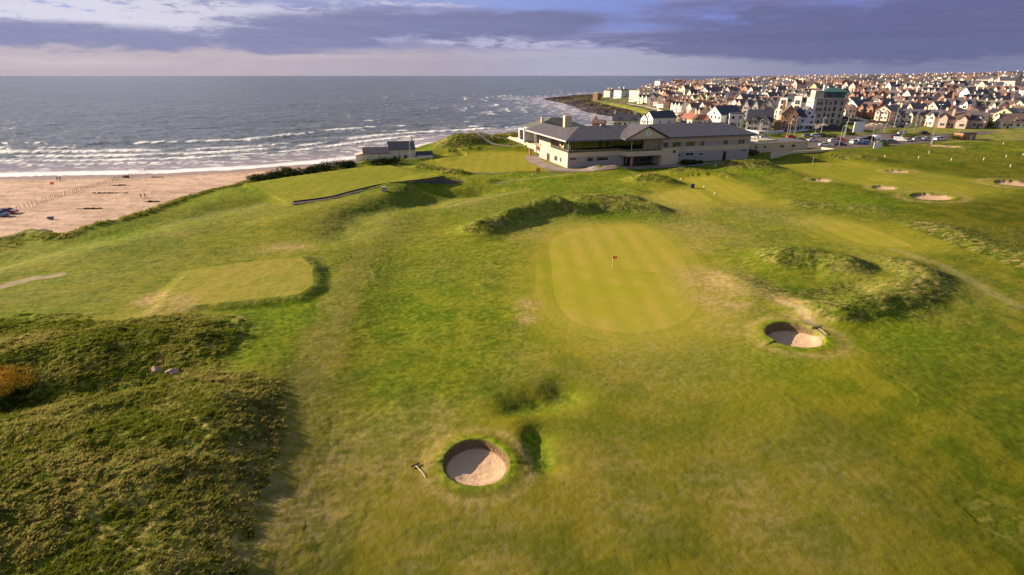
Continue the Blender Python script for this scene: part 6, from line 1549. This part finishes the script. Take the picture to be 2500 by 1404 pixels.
x, y, z = beach(308, 433); t = empty('timber_box', (x, y, z)); tag(t, 'small brown timber box at the tide edge on the fence line', 'box'); MB().box(-.8, .8, -.6, .6, -.3, .9).build('crate', M_WOOD, t); MB().box(-.85, .85, -.65, .65, .9, 1.0).build('lid', M_WOOD, t)
def wrack(px, py, sx, sy, label, sd):
    x, y, z = beach(px, py); rng = np.random.default_rng(sd); n = 260
    p = rng.normal(0, .4, (n, 3)) * np.array([sx, sy, .03]); p[:, 2] = np.abs(p[:, 2]) + .02; a = rng.normal(0, 1, (n, 3)) * .28; b_ = rng.normal(0, 1, (n, 3)) * .2; a[:, 2] *= .3
    V = np.stack([p - a, p + a, p + b_], 1).reshape(-1, 3); o = link('seaweed', np_mesh('seaweed', V, np.arange(len(V)).reshape(-1, 3), None, plain('dark_seaweed', (.13, .09, .06), .8), False), None, (x, y, z)); tag(o, label, 'seaweed')
wrack(292, 453, 4.5, .7, 'dark streak of seaweed in the middle of the beach', 1); wrack(262, 472, 5.5, .8, 'long thin seaweed streak left of the near walkers', 2); wrack(372, 493, 2.5, .5, 'small seaweed patch in front of the near walkers', 3); wrack(225, 510, 4, .6, 'faint seaweed streak lower on the beach', 4); wrack(385, 432, 2.5, .5, 'dark seaweed scrap near the swash edge', 5)
# walled bank at the left edge
w = wall_line([(0, 601, -1.2), (45, 585, -1.2), (84, 571, -1.2), (112, 580, -1.2), (134, 588, -1.2)], .55, .3, plain('dark_timber_wall', (.06, .045, .035), .9, .2, 2), 'dark timber edging round the green bank at the left edge', 'bank_edging')
# low dark kerb wall of the raised lawn
w = wall_line([(716, 496, 1.5), (808, 485, 1.5), (862, 471, 1.5), (960, 453, 1.5), (1030, 443, 1.5), (1085, 434, 1.5)], .32, .18, plain('dark_sleeper', (.035, .028, .025), .9, .2, 2), 'low dark sleeper wall along the front edge of the raised lawn', 'sleeper_wall')
# rail beside the path seaward of the clubhouse
def rail():
    L = [(1168, 333, 3), (1200, 338, 3), (1235, 343, 2.6), (1262, 348, 2), (1286, 353, 1.5)]; P = [put(a, b, c) for a, b, c in L]
    t = empty('path_fence', P[0]); tag(t, 'pale rail fence beside the path running down to the sea', 'fence'); o = Vector(P[0])
    for i in range(len(P) - 1):
        a = Vector(P[i]) - o; b = Vector(P[i + 1]) - o; MB().tube(a + Vector((0, 0, 1.1)), b + Vector((0, 0, 1.1)), .1, n=6).build('rail', M_CREAM, t)
    for p in P: q = Vector(p) - o; MB().tube(q + Vector((0, 0, -.4)), q + Vector((0, 0, 1.25)), .12, n=6).build('post', M_CREAM, t)
rail()

# ------------------------------------------------------------------ rocks, gorse and shrubs on the links
def rock(px, py, s, seed, label, z0=0):
    rng = np.random.default_rng(seed); x, y, z = put(px, py, z0); b = MB(); n, m = 12, 8; V = []; f = []
    ph = rng.uniform(0, 6, 6)
    for j in range(m + 1):
        th = math.pi * j / m
        for i in range(n):
            a = 2 * math.pi * i / n; r = 1 + .18 * math.sin(2 * a + ph[0]) + .15 * math.sin(3 * a + 2 * th + ph[1]) + .10 * math.sin(5 * a + ph[2] + 3 * th)
            V.append((s[0] * r * math.sin(th) * math.cos(a), s[1] * r * math.sin(th) * math.sin(a), s[2] * (math.cos(th) * (1 + .2 * math.sin(3 * a + ph[3])))))
    for j in range(m):
        for i in range(n): f.append((j * n + i, (j + 1) * n + i, (j + 1) * n + (i + 1) % n, j * n + (i + 1) % n))
    me = bpy.data.meshes.new('rock'); me.from_pydata(V, [], f); me.materials.append(plain('pinkish_stone', (.36, .24, .19), .9, .3, 3, bump=.05)); o = link('rock', me, None, (x, y, z + s[2] * .25)); return tag(o, label, 'rock')
rock(385, 908, (.75, .4, .42), 1, 'weathered pinkish rock, left one of the pair in the gully'); rock(424, 911, (.65, .38, .36), 2, 'flat pinkish rock, right one of the pair in the gully')
def gorse():
    x, y, z = put(22, 960); t = empty('gorse_bush', (x, y, z)); tag(t, 'gorse bush covered in orange yellow flowers in the gully at the left edge', 'gorse bush')
    rng = np.random.default_rng(33)
    parts = [clumps(np.random.default_rng(33 + k), 4200, 1.5, 1.6, .055, 12) + np.array(o_) for k, o_ in enumerate([(0, 0, 0), (-1.8, .6, .1), (-.6, 1.9, 0), (.9, .4, -.3), (-2.6, -.8, .1)])]
    V = np.concatenate(parts); tri = V.reshape(-1, 3, 3); c = tri.mean(1); key = c[:, 2] + .5 * vn(c[:, 0] * 2.2, c[:, 1] * 2.2, 8) 
    fl = (key > .75) & (rng.random(len(c)) < .85); A_ = tri[fl].reshape(-1, 3); B_ = tri[~fl].reshape(-1, 3)
    link('flowers', np_mesh('flowers', A_, np.arange(len(A_)).reshape(-1, 3), None, leaf_mat('gorse_flower', (.55, .28, .012), (.72, .45, .04), 3), False), t)
    link('foliage', np_mesh('foliage', B_, np.arange(len(B_)).reshape(-1, 3), None, M_LEAF, False), t)
    MB().tube((0, 0, -.3), (.1, .1, .9), .12, .06, 6).build('stem', M_BARK, t)
gorse()
def bush(px, py, R, h, k, label, z0=0, stretch=1, rz=0, mat=None, cat='bush'):
    x, y, z = put(px, py, z0); t = empty('bush', (x, y, z), RAD(rz)); tag(t, label, cat)
    V = clumps(np.random.default_rng(400 + k), 1500, R, h, .16, 12) * np.array([stretch, 1, 1])
    link('foliage', np_mesh('foliage', V, np.arange(len(V)).reshape(-1, 3), None, mat or M_LEAF, False), t)
    s = MB()
    for q in range(3): s.tube((0, 0, -.3), (math.cos(q * 2.1) * R * .4 * stretch, math.sin(q * 2.1) * R * .4, h * .6), .07, .03, 5)
    s.build('stem', M_BARK, t); return t
HB = [(640, 441, 'at the left end of the seaward hedge'), (668, 436, 'second from the left end of the seaward hedge'), (697, 430, 'where the hedge is tallest above the sand'), (726, 427, 'just right of the tallest part of the hedge'), (756, 421, 'in the middle of the seaward hedge'), (787, 416, 'left of the beach lamp post'), (818, 412, 'right of the beach lamp post'), (850, 408, 'at the right end of the seaward hedge'), (926, 400, 'below the seaside restaurant, left one'), (958, 398, 'below the seaside restaurant, right one')]
for k, (px, py, lb) in enumerate(HB): bush(px, py, 2.1 if k not in (2, 6) else 2.6, 1.7 if k not in (2, 6) else 2.2, k, 'dark green wind clipped hedge bush ' + lb, 0, 1.7, 25)
for k, (px, py, R, h, lb) in enumerate([(1673, 403, 2.2, 1.5, 'dark clump of shrubs against the clubhouse wall, left one'), (1690, 402, 1.8, 1.1, 'dark clump of shrubs against the clubhouse wall, right one'), (1705, 400, 1.2, .8, 'small shrub against the clubhouse wall'), (2148, 356, 2.2, 1.7, 'brown bush between the blue hatchback and grey saloon'), (2185, 327, 2.6, 2.0, 'olive bush left of the lone white hatchback'), (2222, 336, 3.0, 2.0, 'rusty olive bush behind the white saloon'), (2328, 341, 3.2, 2.2, 'dark bush left of the brick hut'), (2020, 335, 3.0, 1.4, 'low dark bush right of the black estate'), (2072, 330, 2.6, 1.3, 'low dark bush at the foot of the tall lamp post'), (1895, 333, 3.0, 1.2, 'grassy bush on the strip right of the white estate'), (1978, 318, 3.2, 2.0, 'dark shrub below the tall pale house'), (2012, 300, 3.0, 2.2, 'dark shrub at the foot of the apartment block')]):
    bush(px, py, R, h, 20 + k, lb, 0, 1.2, 0, M_LEAF2 if 'olive' in lb or 'brown' in lb or 'grassy' in lb else None)
def pile(px, py, w, d, h, seed, label, mat):
    x, y, z = put(px, py); rng = np.random.default_rng(seed); n = 26; gx = np.linspace(-1, 1, n); A_, B_ = np.meshgrid(gx, gx); X = A_.ravel() * w; Y = B_.ravel() * d
    r = np.clip(1 - A_.ravel() ** 2 - B_.ravel() ** 2, 0, 1); Z = h * r ** .7 * (.5 + fbm(X / 2 + seed, Y / 2, 5, 3)) - .25
    a = (np.arange(n - 1)[:, None] * n + np.arange(n - 1)[None]).ravel(); F4 = np.column_stack([a, a + 1, a + n + 1, a + n])
    o = link('rubble_mound', np_mesh('rubble_mound', np.column_stack([X, Y, Z]), F4, None, mat, False), None, (x, y, z)); tag(o, label, 'mound')
M_RUB = plain('pale_rubble', (.34, .26, .19), .95, .3, .8, bump=.1); M_DRK = plain('dark_spoil', (.05, .042, .04), .95, .3, .8, bump=.1)
pile(2006, 312, 11, 5, 2.0, 1, 'pale rubble mound between apartment block and road', M_RUB); pile(2036, 316, 9, 4, 2.6, 2, 'dark spoil heap right of the pale rubble mound', M_DRK); pile(2140, 307, 10, 4, 1.6, 3, 'low stony mound beside the road left of the garden wall', M_RUB)

# ------------------------------------------------------------------ grass tussocks on the rough ground
def tussocks():
    rng = np.random.default_rng(77)
    def scatter(poly, step):
        P = np.array(poly); x0, y0 = P.min(0) - 1.6; x1, y1 = P.max(0) + 1.6; x0 = max(x0, -75) if step < .3 else x0; y0 = max(y0, 8); n = int((x1 - x0) * (y1 - y0) / step ** 2)
        X = rng.uniform(x0, x1, n); Y = rng.uniform(y0, y1, n); ok = sdist(poly, X, Y) > -1.6; return X[ok], Y[ok]
    regs = [(DUNE, .24, 14, .24, .25), (UP([(520, 905, 1), (470, 830, 1), (560, 770, 1), (800, 735, 1), (780, 830, 1), (700, 960, 1)]), .5, 9, .16, .6),
            (UP([(1120, 580), (1180, 530), (1300, 505), (1500, 490), (1620, 500), (1660, 540), (1560, 548), (1400, 545), (1280, 560), (1180, 585)]), .45, 10, .15, 1.0), (UP([(1560, 470), (1560, 430), (1700, 415), (1960, 395), (2080, 385), (2100, 400), (1900, 425), (1760, 440), (1660, 465)]), .7, 10, .36, .2),
            (UP([(1870, 680), (1880, 620), (2060, 615), (2200, 640), (2310, 690), (2290, 740), (2080, 800), (1980, 770), (1960, 720)]), .42, 10, .16, .75), (UP([(2230, 560), (2560, 560), (2560, 720), (2380, 650)]), .6, 9, .24, .4),
            (UP([(130, 610), (150, 588), (350, 538), (605, 446), (605, 436), (430, 495), (300, 550), (160, 575), (0, 600), (0, 640)]), .5, 10, .40, .3), (UP([(1020, 420), (1030, 400), (1130, 345), (1300, 330), (1310, 365), (1150, 372), (1080, 392), (1140, 430)]), .8, 10, .42, .2)]
    Vt = []; Ct = []; Nt = []
    for pg, st, nb, L, gr in regs:
        X, Y = scatter(pg, st)
        if not len(X): continue
        Z, M = land(X, Y, True); ok = rng.random(len(X)) < np.clip(M['rough'] * 1.15 - .12, 0, 1) * (.6 + .4 * sst(.25, .5, fbm(X / 1.6, Y / 1.6, 311, 2)))
        X, Y, Z = X[ok], Y[ok], Z[ok]; n = len(X); lf = np.maximum(M['lush'][ok], gr * sst(.2, .5, fbm(X / 2.5, Y / 2.5, 320, 2)))
        if not n: continue
        k = np.repeat(np.arange(n), nb); m = len(k); a = rng.uniform(0, 6.283, m); rad = rng.uniform(.02, .34, m) * (L / .30)
        bx = X[k] + np.cos(a) * rad; by = Y[k] + np.sin(a) * rad; bz = Z[k] - .05
        h = L * rng.uniform(.55, 1.25, m) * rng.uniform(.6, 1.3, n)[k]; wd = (.006 + .0016 * np.hypot(X, Y)[k] / 10) * rng.uniform(.6, 1.4, m)
        ph = np.radians(rng.normal(205, 30, m)); pxn = -np.sin(ph) * wd; pyn = np.cos(ph) * wd
        ln_ = rng.uniform(.35, .95, m) * h; lx = -np.cos(ph) * ln_; ly = -np.sin(ph) * ln_
        p0 = np.column_stack([bx - pxn, by - pyn, bz]); p1 = np.column_stack([bx + pxn, by + pyn, bz]); p2 = np.column_stack([bx + lx * .5 + pxn * .6, by + ly * .5 + pyn * .6, bz + h * .72]); p3 = np.column_stack([bx + lx * 1.1, by + ly * 1.1, bz + h * .92])
        nn = np.column_stack([np.cos(ph) * .55, np.sin(ph) * .55, np.full(m, .8)]); nn /= np.linalg.norm(nn, axis=1)[:, None]; Nt.append(np.repeat(nn, 4, axis=0))
        Vt.append(np.stack([p0, p1, p2, p3], 1).reshape(-1, 3))
        t = np.clip(rng.uniform(0, 1, n)[k] * .55 + rng.uniform(0, .45, m) + .55 * (fbm(X / 5, Y / 5, 300, 3)[k] - .5) * 2, 0, 1); tint = np.repeat(t, 4); hh = np.tile([0, 0, .7, 1.0], m); lu = np.repeat(lf[k], 4)
        Ct.append(np.column_stack([tint, hh, lu, np.ones(len(tint))]))
    V = np.concatenate(Vt); C_ = np.concatenate(Ct); q = np.arange(0, len(V), 4); Fq = np.concatenate([np.column_stack([q, q + 1, q + 2]), np.column_stack([q, q + 2, q + 3])])
    e1 = V[Fq[:, 1]] - V[Fq[:, 0]]; e2 = V[Fq[:, 2]] - V[Fq[:, 0]]; dn = (e1[:, 0] * e2[:, 1] - e1[:, 1] * e2[:, 0]) < 0; Fq[dn] = Fq[dn][:, ::-1]
    m, N, b = new_mat('rough_grass'); t_, h_, l_, _ = N.attr('tint')
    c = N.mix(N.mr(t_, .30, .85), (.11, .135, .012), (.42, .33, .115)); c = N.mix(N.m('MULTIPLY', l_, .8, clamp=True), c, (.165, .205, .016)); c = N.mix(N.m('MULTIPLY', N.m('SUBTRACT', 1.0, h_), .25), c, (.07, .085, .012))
    N.put(b.inputs['Base Color'], c); b.inputs['Roughness'].default_value = .8; b.inputs['Specular IOR Level'].default_value = .1
    tr = N.node('ShaderNodeBsdfTranslucent'); N.put(tr.inputs[0], c); ms = N.node('ShaderNodeMixShader'); ms.inputs[0].default_value = .35
    N.l.new(b.outputs[0], ms.inputs[1]); N.l.new(tr.outputs[0], ms.inputs[2]); N.l.new(ms.outputs[0], N.n['Material Output'].inputs[0])
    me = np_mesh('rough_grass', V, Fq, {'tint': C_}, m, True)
    me.normals_split_custom_set_from_vertices(np.concatenate(Nt))
    o = link('rough_grass', me); tag(o, 'tan and green wind blown tussocks on the dunes and humps', 'grass', kind='stuff'); print('blades', len(V) // 4)
tussocks()
